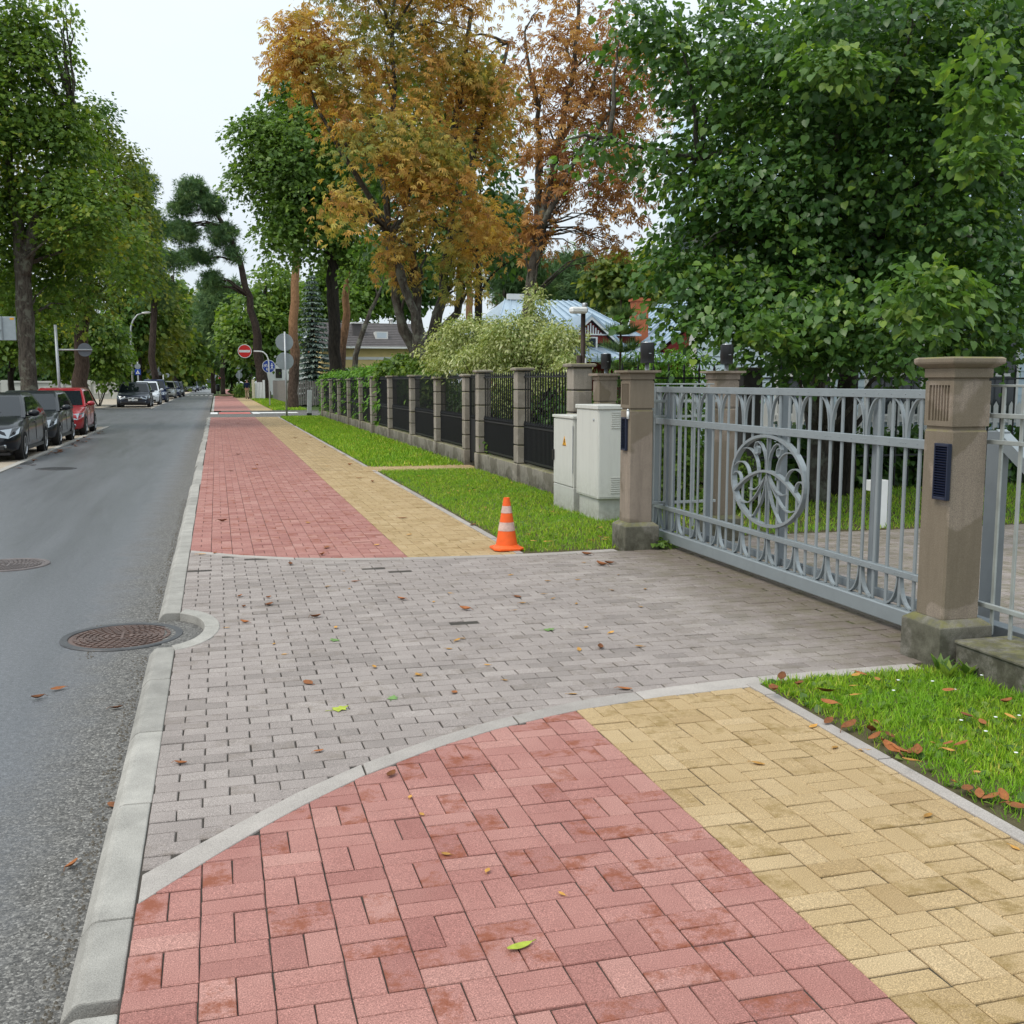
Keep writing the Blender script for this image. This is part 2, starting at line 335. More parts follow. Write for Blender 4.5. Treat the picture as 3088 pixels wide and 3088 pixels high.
def edging(x0, x1, y0, y1, step=1.0):
    root = tag(thing('path_edging', None, None), kind='structure'); y = y0
    while y < y1-.05:
        MB().box(x0, x1, y+.004, min(y+step, y1)-.004, -.1, .006+random.uniform(-.003, .003)).build('edging_stone', CONC2, root, bevel=.004); y += step
edging(2.745, 2.815, .9, 5.12)
edging(2.745, 2.815, 9.75, 51.5)
# ---- bricks ---------------------------------------------------------
RED = paving_mat('red_pavers', (.35, .162, .137), (.28, .118, .10), (.415, .22, .185), (.23, .066, .03), .85)
YEL = paving_mat('yellow_pavers', (.40, .285, .148), (.335, .23, .112), (.46, .34, .195), (.22, .145, .045), .7)
GRY = paving_mat('grey_pavers', (.285, .245, .225), (.215, .185, .168), (.345, .30, .275), (.15, .12, .09), .45, moss_and_shade=True)
def brick_shape(b, poly, z, c=.0045, h=.05, rnd=0.0):
    """a paver from any convex outline: chamfered top"""
    n = len(poly); cx = sum(p[0] for p in poly)/n; cy = sum(p[1] for p in poly)/n
    ins = [(p[0]+(cx-p[0])*min(.45, c/max(.012, math.hypot(p[0]-cx, p[1]-cy))), p[1]+(cy-p[1])*min(.45, c/max(.012, math.hypot(p[0]-cx, p[1]-cy)))) for p in poly]
    v = [(x, y, z) for x, y in ins]+[(x, y, z-c*.7) for x, y in poly]+[(x, y, z-h) for x, y in poly]
    f = [tuple(range(n))]+[(n+i, n+(i+1) % n, (i+1) % n, i) for i in range(n)]+[(2*n+i, 2*n+(i+1) % n, n+(i+1) % n, n+i) for i in range(n)]
    b.add(v, f, rnd)
def clip(poly, a, b_, c):                          # keeps a*x + b*y <= c
    r = []
    for i, p in enumerate(poly):
        q = poly[(i+1) % len(poly)]; dp = a*p[0]+b_*p[1]-c; dq = a*q[0]+b_*q[1]-c
        if dp <= 0: r.append(p)
        if dp*dq < 0: k = dp/(dp-dq); r.append((p[0]+(q[0]-p[0])*k, p[1]+(q[1]-p[1])*k))
    return r
def area(p): return abs(sum(p[i][0]*p[(i+1) % len(p)][1]-p[(i+1) % len(p)][0]*p[i][1] for i in range(len(p))))/2
_bm = {}
def lay(name, mt, rects, planes, curves, ell=None, limit=300):
    """rects: (cx, cy, w, h) pavers; planes: half-planes; curves: (f, +1 keep beyond / -1 keep before)"""
    root = tag(thing(name, None, None, (0, 0, 0)), kind='structure')
    full = []
    for cx, cy, w, h in rects:
        p = [(cx-w/2, cy-h/2), (cx+w/2, cy-h/2), (cx+w/2, cy+h/2), (cx-w/2, cy+h/2)]; cut = False
        for (a, b_, c) in planes:
            if any(a*x+b_*y > c for x, y in p): cut = True; p = clip(p, a, b_, c)
            if len(p) < 3: break
        if ell and ((cx-ell[0])/(ell[2]+.13))**2+((cy-ell[1])/(ell[3]+.1))**2 < 1.2:
            a_ = math.atan2((cy-ell[1])/ell[3], (cx-ell[0])/ell[2]); nx_, ny_ = math.cos(a_)/ell[2], math.sin(a_)/ell[3]
            p0 = (ell[0]+ell[2]*math.cos(a_), ell[1]+ell[3]*math.sin(a_)); cut = True; p = clip(p, -nx_, -ny_, -(nx_*p0[0]+ny_*p0[1]))
        for fn, sg in curves:
            if len(p) < 3: break
            if any((fn(x)-y)*sg > 0 for x, y in p):
                cut = True; s_ = (fn(cx+.08)-fn(cx-.08))/.16; y0 = fn(cx)
                p = clip(p, -s_*-sg, 1*-sg, (y0-s_*cx)*-sg)
        if len(p) < 3 or area(p) < .0012: continue
        full.append((math.hypot(cx, cy), cx, cy, w, h, p, cut))
    full.sort(key=lambda q: q[0]); rest = MB()
    vis = 0
    for d, cx, cy, w, h, p, cut in full:
        dz = random.gauss(0, .0013)
        q = (Vector((cx, cy, 0))-Vector((0, 0, CAM_H))); zc = q.dot(F_); inview = zc > .1 and abs(q.dot(R_)/zc*FPX) < PW/2+60 and abs(q.dot(U_)/zc*FPX) < PW/2+60
        if vis < limit and inview:
            vis += 1
            if cut:
                b = MB(); brick_shape(b, [(x-cx, y-cy) for x, y in p], 0); me = b.mesh('paver', mt)
            else:
                k = (name, w, h, random.randrange(4))
                if k not in _bm:
                    b = MB(); j = lambda: random.uniform(-.0018, .0018)
                    brick_shape(b, [(sx*(w/2)+j(), sy*(h/2)+j()) for sx, sy in ((-1, -1), (1, -1), (1, 1), (-1, 1))], 0); _bm[k] = b.mesh('paver', mt)
                me = _bm[k]
            o = link('brick', me, root, (cx, cy, dz)); o.rotation_euler = (random.gauss(0, .004), random.gauss(0, .004), random.gauss(0, .004))
        else:
            if d > 20: rest.add([(x, y, dz*.5) for x, y in p], [tuple(range(len(p)))], random.uniform(.001, .999))
            else: brick_shape(rest, p, dz, rnd=random.uniform(.001, .999), h=.02)
    if rest.v: tag(rest.build('paving_field', mt, root), kind='stuff')
    return root
def basket(x0, x1, y0, y1, ox, oy, px=.2, py=.19, j=.0046):
    r = []
    for i in range(math.floor((x0-ox)/px)-1, math.ceil((x1-ox)/px)+1):
        for k in range(math.floor((y0-oy)/py)-1, math.ceil((y1-oy)/py)+1):
            bx, by = ox+i*px, oy+k*py
            if (i+k) % 2 == 0:
                for s_ in (0, 1): r.append((bx+px/2, by+py/4+s_*py/2, px-j, py/2-j*1.1))
            else:
                for s_ in (0, 1): r.append((bx+px/4+s_*px/2, by+py/2, px/2-j, py-j*1.1))
    return [q for q in r if x0-.2 < q[0] < x1+.2 and y0-.2 < q[1] < y1+.2]
def running(x0, x1, y0, y1, px=.2, py=.1, j=.0042):
    r = []; k = 0; y = y0
    while y < y1:
        x = x0+(.5*px if k % 2 else 0)+random.uniform(-.006, .006)
        while x < x1: r.append((x, y, px-j-random.uniform(0, .004), py-j*1.1)); x += px
        y += py; k += 1
    return r
lay('red_cycle_path', RED, basket(-.3, 1.7, 1.7, 5.0, .10, 2.70), [(-1, 0, .298), (1, 0, 1.698), (0, -1, -1.6)], [(lambda x: near_lo(x)+.004, -1)])
lay('yellow_footway', YEL, basket(1.7, 2.745, 1.7, 5.1, 1.7, 2.32), [(-1, 0, -1.702), (1, 0, 2.742), (0, -1, -1.6)], [(lambda x: near_lo(x)+.004, -1)])
drv = running(-.3, 4.15, 3.5, 10.7)
# the bricks left of the arc give way to the curved kerb
missing = [(.02, 10.25), (.3, 10.05), (1.35, 9.3), (1.5, 9.1), (1.52, 7.0), (-.2, 9.6)]
drv = [q for q in drv if not any(abs(q[0]-a) < .1 and abs(q[1]-c) < .05 for a, c in missing)]
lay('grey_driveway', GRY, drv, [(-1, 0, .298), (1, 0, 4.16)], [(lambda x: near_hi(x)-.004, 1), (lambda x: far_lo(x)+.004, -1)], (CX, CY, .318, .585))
yd = MB()
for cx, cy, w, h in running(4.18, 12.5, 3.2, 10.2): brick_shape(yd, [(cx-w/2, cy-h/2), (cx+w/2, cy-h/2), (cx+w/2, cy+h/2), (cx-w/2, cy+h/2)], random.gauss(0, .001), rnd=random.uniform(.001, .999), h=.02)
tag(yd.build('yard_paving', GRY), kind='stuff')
lay('red_cycle_path', RED, basket(-.3, 1.7, 9.6, 51.5, -.1, 10.6), [(-1, 0, .298), (1, 0, 1.698), (0, 1, 51.55)], [(lambda x: far_hi(x)-.004, 1)])
lay('yellow_footway', YEL, basket(1.7, 2.745, 9.6, 51.5, 1.7, 10.6), [(-1, 0, -1.702), (1, 0, 2.742), (0, 1, 51.55)], [(lambda x: far_hi(x)-.004, 1)])
# small yellow path from the footway to the wicket gate
pv = MB()
for cx, cy, w, h in basket(2.82, 4.62, 19.75, 20.5, 2.82, 19.75): brick_shape(pv, [(cx-w/2, cy-h/2), (cx+w/2, cy-h/2), (cx+w/2, cy+h/2), (cx-w/2, cy+h/2)], .006, rnd=random.uniform(.001, .999))
tag(pv.build('garden_path', YEL), kind='structure')
# ---- beyond the right-hand side street -------------------------------
def far_paving(name, mt, x0, x1, y0, y1, z=0.0): sheet(name, x0, x1, y0, y1, z, mt)
far_paving('red_cycle_path', RED, -.18, 1.9, 62.9, 128); far_paving('yellow_footway', YEL, 1.9, 3.1, 62.9, 128)
far_paving('red_cycle_path', RED, .8, 2.8, 141, 240); far_paving('yellow_footway', YEL, 2.8, 3.8, 141, 240)
kb = MB(); kb.prism([(-.18, 62.9)]+[(-.18+.5*math.sin(math.radians(a))-.5, 63.4-.5*math.cos(math.radians(a))) for a in ()]+[(-.32, 63.8), (-.32, 128), (-.18, 128)], 'z', -.1, .004)
structure('kerb', kb, CONC)
kb = MB()
for (x0, x1, y0, y1) in ((.2, 3.1, 62.75, 62.9), (3.1, 30, 62.9, 63.05), (2.82, 30, 51.55, 51.7), (-6.9, -4.0, 70.4, 70.55), (-60, -6.9, 70.4, 70.55), (-6.95, -6.8, -8, 43), (-6.95, -6.8, 70.5, 230)): kb.box(x0, x1, y0, y1, -.12, .032 if x0 < -4 else .006)
structure('kerb', kb, CONC)
kb = MB(); kb.box(-4.12, -3.98, -8, 43.2, -.12, KZ+.022); kb.box(-4.12, -3.98, 70.5, 230, -.12, KZ+.022); structure('bay_kerb', kb, CONC)
PAINT = mat('road_paint', (.72, .72, .70), .7, .1, 4, .3)
REDP = mat('red_road_paint', (.50, .13, .11), .7, .15, 2, .3)
pb = MB(); pb.box(.1, 1.75, 58.6, 61.6, KZ-.05, KZ+.012); structure('cycle_crossing', pb, REDP)
pb = MB()
for x0, x1, y0, y1 in ((-.35, .02, 58.6, 61.6), (1.85, 2.2, 58.6, 61.6), (2.2, 4.3, 59.5, 61.2)): pb.box(x0, x1, y0, y1, KZ-.05, KZ+.013)
for k in range(6): pb.box(-3.6+k*.55, -3.3+k*.55, 137, 140, KZ-.05, KZ+.006)
structure('road_marking', pb, PAINT)
sheet('verge', 3.1, 5.2, 63.05, 240, .004, LAWN); sheet('verge', 5.2, 60, 63.05, 240, .002, SOIL)
sheet('lawn', 2.815, 4.62, 9.75, 51.55, -.004, LAWN); sheet('lawn', 2.815, 4.1, -3, 5.13, -.004, LAWN)
sheet('garden_ground', 4.62, 40, 10.25, 51.55, -.004, LAWN)
b = MB(); b.prism([(.9+.9*math.cos(2*PI*k/18), 131+7*math.sin(2*PI*k/18)) for k in range(18)], 'z', -.05, .1); structure('grass_island', b, LAWN)
b = MB(); b.box(3.5, 4.5, 32.2, 33.3, -.02, .012); structure('slab', b, CONC2)
# ---- manholes --------------------------------------------------------
IRON = mat('rusty_cast_iron', (.135, .088, .072), .55, .35, 9, .5, metal=.35, bmp=.2, bscale=120)
IRON2 = mat('grey_cast_iron', (.07, .07, .072), .5, .3, 9, .5, metal=.35, bmp=.2, bscale=120)
IRON3 = mat('worn_reddish_iron', (.135, .115, .11), .7, .3, 9, .4, metal=.1, bmp=.2, bscale=120)
def manhole(x, y, r, label, mt, fm=None):
    t = thing('manhole_cover', label, 'manhole cover', (x, y, KZ))
    MB().lathe([(r*.87, -.02), (r*.87, .008), (r*.885, .011), (r*.985, .011), (r, .004), (r, -.02)], 48).build('frame', fm or IRON2, t)
    b = MB(); b.lathe([(.001, .004), (r*.865, .004), (r*.865, -.02)], 48)
    b.build('lid', mt, t)
    b = MB()
    for k in range(7):                              # concentric bars broken into short ribs
        r0 = r*(.16+.1*k); n = 8+k*5; w = r*.028
        for i in range(n):
            a0 = 2*PI*(i+.12+.5*(k % 2))/n; a1 = a0+2*PI/n*.74
            P = [(math.cos(a)*q, math.sin(a)*q) for q, aa in ((r0-w, (a0, a1)), (r0+w, (a1, a0))) for a in aa]
            b.prism(P, 'z', .002, .012)
    b.box(-r*.022, r*.022, -r*.3, r*.3, .003, .0125); b.box(-r*.3, r*.3, -r*.02, r*.02, .003, .0122)
    b.build('ribs', mt, t); return t
manhole(-.665, 7.45, .395, 'large ribbed rusty manhole cover let into the road inside the curved kerb', IRON)
manhole(-1.93, 10.72, .36, 'reddish manhole cover at the left edge of the picture in the road', IRON3, IRON3)
manhole(-3.1, 22.55, .38, 'grey manhole cover in the road beside the black car', IRON2)
g = thing('gutter_grate', 'dark gutter grate at the edge of the parking bays by the black saloon', 'drain grate', tuple(gnd(70, 1398, KZ)))
MB().box(-.16, .16, -.3, .3, -.02, .012).build('frame', IRON2, g); b = MB()
for k in range(6): b.box(-.13, .13, -.25+k*.09, -.21+k*.09, .006, .018)
b.build('bars', IRON2, g)
# ================================================================== GATE, PILLARS, FENCES
GREY = mat('grey_gate_paint', (.262, .292, .305), .42, .08, 5, .5, metal=.25, bmp=.04, bscale=90)
GREYD = mat('grey_frame_paint', (.20, .222, .236), .45, .08, 5, .5, metal=.2)
GREYB = mat('weathered_grey_paint', (.36, .385, .375), .5, .16, 9, .45, metal=.2, bmp=.1)
NAVY = mat('navy_lamp_plastic', (.011, .016, .04), .35, .1, 8, .5)
BLACK = mat('black_iron', (.011, .012, .014), .5, .2, 12, .4)
BLACKP = mat('black_plastic', (.012, .012, .014), .4, .1, 8, .5)
STEEL = mat('galvanised_steel', (.42, .44, .46), .42, .12, 20, .5, metal=.7)
WHITE = mat('white_paint', (.78, .79, .78), .5, .05, 6, .4)
def stone_mat(name, c, stain, moss_z, amt=.55):
    M_, t, b, o = new_mat(name); g = nd(t, 'ShaderNodeNewGeometry'); P = g.outputs['Position']
    xy = nd(t, 'ShaderNodeSeparateXYZ'); t.links.new(P, xy.inputs[0])
    col = ramp(t, noise(t, 3.2, 6, .65), [(.3, tuple(x*.78 for x in c)), (.7, tuple(min(1, x*1.18) for x in c))])
    col = mix(t, .5, col, ramp(t, noise(t, 190, 3, .75), [(.35, tuple(x*.5 for x in c)), (.65, tuple(min(1, x*1.6) for x in c))]))
    mp_ = nd(t, 'ShaderNodeMapping'); mp_.inputs['Scale'].default_value = (7, 7, .8); t.links.new(P, mp_.inputs[0])
    col = mix(t, math_(t, 'MULTIPLY', ramp(t, noise(t, 1.5, 5, .7, mp_.outputs[0]), [(.46, 0.0), (.66, 1.0)]), .38), col, tuple(x*.5 for x in c))      # run-off streaks
    col = mix(t, math_(t, 'MULTIPLY', ramp(t, noise(t, 2.1, 3, .5), [(.5, 0.0), (.53, 1.0)]), amt), col, stain)
    nrm = nd(t, 'ShaderNodeSeparateXYZ'); t.links.new(g.outputs['Normal'], nrm.inputs[0])
    up = math_(t, 'MULTIPLY', ramp(t, nrm.outputs['Z'], [(.35, 0.0), (.8, 1.0)]), ramp(t, noise(t, 9, 5, .7), [(.4, 0.0), (.6, .8)]))
    col = mix(t, up, col, (.20, .19, .06))
    lowk = nd(t, 'ShaderNodeMapRange', i_From_Min=moss_z+.12, i_From_Max=moss_z-.1); t.links.new(xy.outputs['Z'], lowk.inputs['Value'])
    col = mix(t, math_(t, 'MULTIPLY', lowk.outputs[0], ramp(t, noise(t, 7, 6, .75), [(.36, 0.0), (.6, .85)])), col, (.055, .052, .035))
    t.links.new(col, b.inputs['Base Color']); b.inputs['Roughness'].default_value = .85; b.inputs['Specular IOR Level'].default_value = .2
    bump(t, b, noise(t, 130, 4, .7), .35, .006); return M_
STONE = stone_mat('brown_sandstone', (.275, .225, .18), (.15, .122, .082), .16, .6)
STONE2 = stone_mat('grey_concrete_stone', (.33, .295, .25), (.2, .175, .14), .14, .45)
PLINTH = stone_mat('mossy_concrete', (.23, .215, .18), (.10, .098, .065), .22, .6)
WALLC = stone_mat('plinth_concrete', (.27, .245, .205), (.14, .125, .095), .14, .7)
def pillar(x, y, label, lamp=None, louvre=False, ztop=1.79, w=.25, flutes=True, mt=STONE, base=True):
    t = thing('gate_pillar', label, 'pillar', (x, y, 0), 0, 'stone gate pillars'); h = w/2
    if base:
        b = MB(); q = h+.05; k = h+.008
        b.prism([(-q, -.05), (q, -.05), (q, .235), (k, .275), (-k, .275), (-q, .235)], 'y', -q, q)
        v = [(a*q, c*q, z) for z, q in ((-.05, h+.055), (.235, h+.055), (.27, h+.01)) for a, c in ((-1, -1), (1, -1), (1, 1), (-1, 1))]
        b = MB().add(v, [(3, 2, 1, 0), (8, 9, 10, 11)]+[(r*4+i, r*4+(i+1) % 4, r*4+4+(i+1) % 4, r*4+4+i) for r in (0, 1) for i in range(4)])
        b.build('base', PLINTH if mt is STONE else mt, t, bevel=.006)
    b = MB(); b.cbox(-h, h, -h, h, .26, 1.375, .012); b.build('shaft', mt, t)
    b = MB(); b.box(-h+.012, h-.012, -h+.012, h-.012, 1.36, 1.41); b.build('groove', mt, t)
    # upper block with real flutes on the road side
    b = MB(); z0, z1 = 1.395, 1.655
    if flutes:
        xf = -h; n = 7; a0 = -h+.035; pw = (w-.07)/n
        b.box(-h+.012, h, -h, h, z0, z1)
        b.box(-h, -h+.0125, -h, a0, z0, z1); b.box(-h, -h+.0125, h-.035, h, z0, z1)
        b.box(-h, -h+.0125, a0+.0001, h-.0351, z1-.025, z1); b.box(-h, -h+.0125, a0+.0001, h-.0351, z0, z0+.03)
        for i in range(n-1): b.box(-h, -h+.0125, a0+pw*(i+.72), a0+pw*(i+1.0), z0+.0302, z1-.0252)
    else: b.box(-h, h, -h, h, z0, z1)
    b.build('fluted_block', mt, t)
    b = MB(); b.box(-h+.008, h-.008, -h+.008, h-.008, z1-.005, 1.68); b.cbox(-h-.008, h+.008, -h-.008, h+.008, 1.672, 1.728, .004); b.build('neck', mt, t)
    c0, c1 = h+.016, h+.052
    v = [(a*q, c*q, z) for z, q in ((1.728, c0-.006), (1.738, c0+.012), (1.752, c1-.004), (1.762, c1), (ztop-.008, c1), (ztop, c1-.014)) for a, c in ((-1, -1), (1, -1), (1, 1), (-1, 1))]
    b = MB().add(v, [(3, 2, 1, 0), (20, 21, 22, 23)]+[(r*4+i, r*4+(i+1) % 4, r*4+4+(i+1) % 4, r*4+4+i) for r in range(5) for i in range(4)]); b.build('cap', mt, t, bevel=.003)
    return t
def post_lamp(x, y, z, label, s=1.0, turn=0, stem=.085):
    """black cylinder spotlight pair on a short steel stem"""
    t = thing('pillar_lamp', label, 'lamp', (x, y, z), turn, 'black lamps on the gate pillars')
    MB().lathe([(.04, 0), (.04, .008), (.022, .012), (.022, stem+.1)], 14).build('stem', STEEL, t, True)
    c = (0, -.0, stem); r = .068*s
    MB().lathe([(r*.6, 0), (r*.97, .004), (r*.97, .062), (r, .066), (r, .19), (r*.98, .2), (r*.5, .2)], 20, c).build('lamp_body', BLACKP, t, angle=40)
    MB().box(-.012, .012, -r-.006, -r+.004, stem+.092, stem+.098).build('switch', STEEL, t)
    MB().lathe([(r*.75, .2), (r*.7, .206), (.001, .206)], 20, c).build('lamp_lid', STEEL, t)
    return t
def louvre_light(x, y, z, label):
    """navy wall light with louvres on the road face"""
    t = thing('louvre_light', label, 'wall light', (x, y, z), 0, 'navy louvre lights on the pillars')
    b = MB(); b.box(-.028, 0, -.062, -.052, -.163, .163); b.box(-.028, 0, .052, .062, -.163, .163); b.box(-.028, 0, -.052, .052, -.163, -.145); b.box(-.028, 0, -.052, .052, .145, .163); b.box(-.006, 0, -.053, .053, -.15, .15)
    b.build('housing', NAVY, t, bevel=.003)
    for k in range(19):
        b = MB(); b.strip([(-.026, 0, 0), (-.006, 0, .010)], (0, 1, 0), .1035, .002); b.build('louvre', NAVY, t, loc=(0, 0, -.14+k*.0152))
    return t
P2 = (4.155, 5.295); P1 = (3.995, 9.81)
pillar(*P2, 'nearest stone gate pillar right of the grey gate, with mossy cap and damp patch')
pillar(*P1, 'stone gate pillar left of the grey gate beside the cabinets, carrying a black lamp', ztop=1.745)
pillar(5.06, 10.1, 'stone gate pillar standing behind the grey gate, half hidden by its bars', ztop=1.745, flutes=False)
pillar(5.05, 13.55, 'far stone gate pillar seen between the cabinets and the front pillar', ztop=1.735, flutes=False)
post_lamp(P1[0]+.1, P1[1], 1.745, 'black lamp on the pillar left of the gate', 1.03)
post_lamp(5.1, 10.1, 1.745, 'black lamp on the pillar behind the gate, beside the blue house', 1.0)
post_lamp(5.06, 13.55, 1.735, 'smaller looking black lamp on the far pillar above the cabinets', 1.0)
louvre_light(P2[0]-.125, 5.22, 1.135, 'navy louvre light on the nearest pillar')
louvre_light(P1[0]-.125, 9.79, 1.14, 'navy louvre light on the pillar beside the cabinets, with a clip above')
t = thing('sensor_clip', 'small white sensor clip above the navy light on the pillar beside the cabinets', 'sensor', (P1[0]-.127, 9.70, 1.33))
b = MB(); b.tube([(-.012, 0, -.04), (-.012, 0, .035)], .013, 10); b.build('body', WHITE, t, True); MB().lathe([(.0135, 0), (.014, .012), (.006, .022)], 10, (-.012, 0, .035)).build('tip', STEEL, t)
# ---- sliding gate ----------------------------------------------------
GX = 4.35; G0, G1 = 5.33, 10.15; SP = .1485; YB = 6.025
gt = thing('sliding_gate', 'wide grey metal sliding gate with a round ornament of curled bars', 'gate', (GX, 0, 0))
def rail(name, z0, z1, y0=G0, y1=G1, t=.022, mt=GREY, x=0.0): return MB().cbox(x-t, x+t, y0, y1, z0, z1, .003).build(name, mt, gt)
rail('top_rail', 1.542, 1.60, t=.021); rail('middle_rail', 1.222, 1.282, t=.024); rail('lower_rail', .362, .404, t=.024)
b = MB(); b.cbox(-.045, .03, G0, G1+.06, .045, .155, .008); b.build('bottom_beam', GREY, gt)
b = MB(); b.cbox(.06, .10, G0, G1, .155, .215, .004); b.build('rear_beam', GREYD, gt)
k0 = -4; bars = [YB+SP*k for k in range(k0, 28)]
bme = MB().cbox(-.0065, .0065, -.014, .014, .158, 1.55, .002).mesh('bar', GREY)
bme2 = MB().cbox(-.0065, .0065, -.014, .014, .158, 1.55, .002)
for y in bars:
    if abs(y-YB-SP*12) < .01: continue
    q_ = abs(y-YB-SP*12)/.615
    if q_ < .93:                                    # inside the ornament the bars stop at the ring and go on below the bow
        zr_ = .84+.385*.96*math.sqrt(1-(q_/.96)**2); u_ = (y-YB-SP*12)/.615; zb_ = .84+.385*(-.34+.55*max(0, math.sin(PI*(u_+.9)/1.8))**.9)
        b = MB(); b.cbox(-.0065, .0065, -.014, .014, zr_, 1.55, .002); b.cbox(-.0065, .0065, -.014, .014, .158, zb_, .002); link('bar', b.mesh('bar', GREY), gt, (0, y, 0))
    elif G0 < y < G1: link('bar', bme, gt, (0, y, 0))
b = MB(); b.cbox(-.0065, .0065, -.014, .014, 1.225, 1.55, .002); b.cbox(-.0065, .0065, -.014, .014, .158, 1.24, .002); link('bar', b.mesh('bar', GREY), gt, (0, YB+SP*12, 0))
MB().cbox(-.03, .03, G1-.03, G1+.03, .15, 1.6, .003).build('end_post', GREY, gt)
for y in (9.05, 7.70, 6.42): MB().cbox(.03, .09, y-.024, y+.024, .15, 1.56, .003).build('stile', GREYD, gt)
for y in (9.93, 9.8): MB().cbox(.0, .05, y-.025, y+.025, .15, 1.56, .003).build('stile', GREYD, gt)
fan = MB(); fan2 = MB()
for s_ in (-1, 1):
    fan.strip([(0, s_*(.016+.13*(1-math.cos(a*PI/2))), 1.282+.262*math.sin(a*PI/2)**.95) for a in np.linspace(0, 1, 10)], (1, 0, 0), .026, .012)
    fan2.strip([(0, s_*(.014+.125*(1-math.cos(a*PI/2))), .365-.205*math.sin(a*PI/2)) for a in np.linspace(0, 1, 9)], (1, 0, 0), .03, .012)
fm, fm2 = fan.mesh('fan', GREY), fan2.mesh('fan', GREY)
for k in range(k0, 28):
    if k % 3 == 0 and G0 < YB+SP*k < G1-.1:
        link('fan_scroll', fm, gt, (0, YB+SP*k, 0)); link('fan_scroll', fm2, gt, (0, YB+SP*k, 0))
rv = MB()
for y in bars:
    if not G0+.03 < y < G1-.03: continue
    for z, x in ((1.571, -.021), (1.252, -.024), (.383, -.024)):
        for d in ((-.03, 0, .03) if (round((y-YB)/SP) % 3 == 0 and z < 1.5) else (0,)):
            rv.lathe([(.0055, 0), (.004, .003), (.001, .004)], 6, mat=Matrix.Translation((x, y+d, z)) @ Matrix.Rotation(-PI/2, 4, 'Y'))
tag(rv.build('rivet', GREY, gt), kind='stuff')
# round ornament
md = MB(); my, mz, ry, rz = YB+SP*12, .84, .615, .385
ell = lambda a, k=1.0: (0, ry*k*math.cos(a), rz*k*math.sin(a))
ring = link('ornament_ring', MB().strip([ell(2*PI*i/56, .96) for i in range(57)], (1, 0, 0), .05, .024).mesh('ring', GREY), gt, (-.012, my, mz))
def orn(name, pts, t=.009, w=.03): MB().strip([(0, p[0]*ry, p[1]*rz) for p in pts], (1, 0, 0), w, t).build(name, GREY, ring)
orn('ornament_bow', [(-.90+1.8*i/24, -.32+.55*math.sin(PI*i/24)**.9+(-.02)) for i in range(25)], .02, .046)
for s_ in (-1, 1):
    orn('scroll', [(s_*x, y) for x, y in [(.03, .2), (.04, .45), (.09, .62), (.17, .76), (.25, .82), (.32, .80), (.355, .70), (.335, .58), (.29, .54), (.25, .58), (.25, .68), (.285, .72)]])
    def arch(x0, x1, y0, y1, yt): return [(s_*(x0+(x1-x0)*(1-math.cos(PI*k/14))/2), (y0 if k < 7 else y1)+(yt-(y0 if k < 7 else y1))*math.sin(PI*k/14)) for k in range(15)]
    orn('arch', arch(.2415, .88, .16, .30, .66)); orn('arch', [(s_*.2415, .18), (s_*.2415, .05)])
    orn('arch', arch(.483, .95, .0, .06, .34)); orn('arch', arch(.724, .965, -.12, -.1, .10))
    for (x0, dip) in ((.483, -.24), (.724, -.56), (.36, -.84)):
        if x0 == .36: p = [(.015, .1), (.06, -.2), (.16, -.5), (.34, -.80), (.42, -.86)]
        else: p = [(.02+(x0-.02)*k/10, .12-(.12-dip)*math.sin(PI*.62*(k/10))/math.sin(PI*.5)) for k in range(11)]
        orn('spray', [(s_*a, c) for a, c in p])
orn('spray', [(0, .95), (0, -.95)], .011, .03)
rv = MB()
for i in range(20): a = 2*PI*i/20; rv.lathe([(.0055, 0), (.004, .003), (.001, .004)], 6, mat=Matrix.Translation((-.025, ry*.96*math.cos(a), rz*.96*math.sin(a))) @ Matrix.Rotation(-PI/2, 4, 'Y'))
tag(rv.build('rivet', GREY, ring), kind='stuff')
# ---- grey railings either side of the gate ---------------------------
def grey_railing(label, p0, p1, ztop=1.62, step=.155, fence=True, mt=GREYB, low=.34, zb=.17):
    d = Vector((p1[0]-p0[0], p1[1]-p0[1], 0)); ln = d.length; t = thing('railing', label, 'railing', (p0[0], p0[1], 0), math.atan2(d.y, d.x), 'grey railings beside the gate')
    for nm, z in (('upper_rail', 1.455), ('lower_rail', low)): MB().cbox(-.03, ln, -.035, -.007, z-.014, z+.014, .003).build(nm, mt, t)
    n = int((ln-.06)/step)
    bm_ = MB().cbox(-.013, .013, -.006, .006, zb, ztop, .002).mesh('bar', mt)
    for k in range(n+1): link('bar', bm_, t, (.09+k*step, .0, 0))
    MB().cbox(.07, ln-.03, -.008, .008, ztop, ztop+.014, .002).build('top_rail', mt, t); MB().cbox(.06, ln-.03, -.03, -.007, 1.29, 1.315, .002).build('middle_rail', mt, t)
    return t
grey_railing('weathered grey railing on the low mossy wall right of the nearest pillar', (4.36, 5.40), (4.36, 1.2))
grey_railing('short grey railing between the two pillars left of the gate', (4.13, 9.93), (4.93, 9.97), low=.43)
t = thing('plinth_wall', 'low mossy concrete wall running from the nearest pillar under the railing', 'wall', (4.06, 5.09, 0))
b = MB(); b.box(.0, .37, -4.4, -.01, -.05, .15); b.build('wall', PLINTH, t, bevel=.01)
b = MB(); b.cbox(-.012, .395, -4.4, -.005, .15, .175, .008); b.build('coping', PLINTH, t)
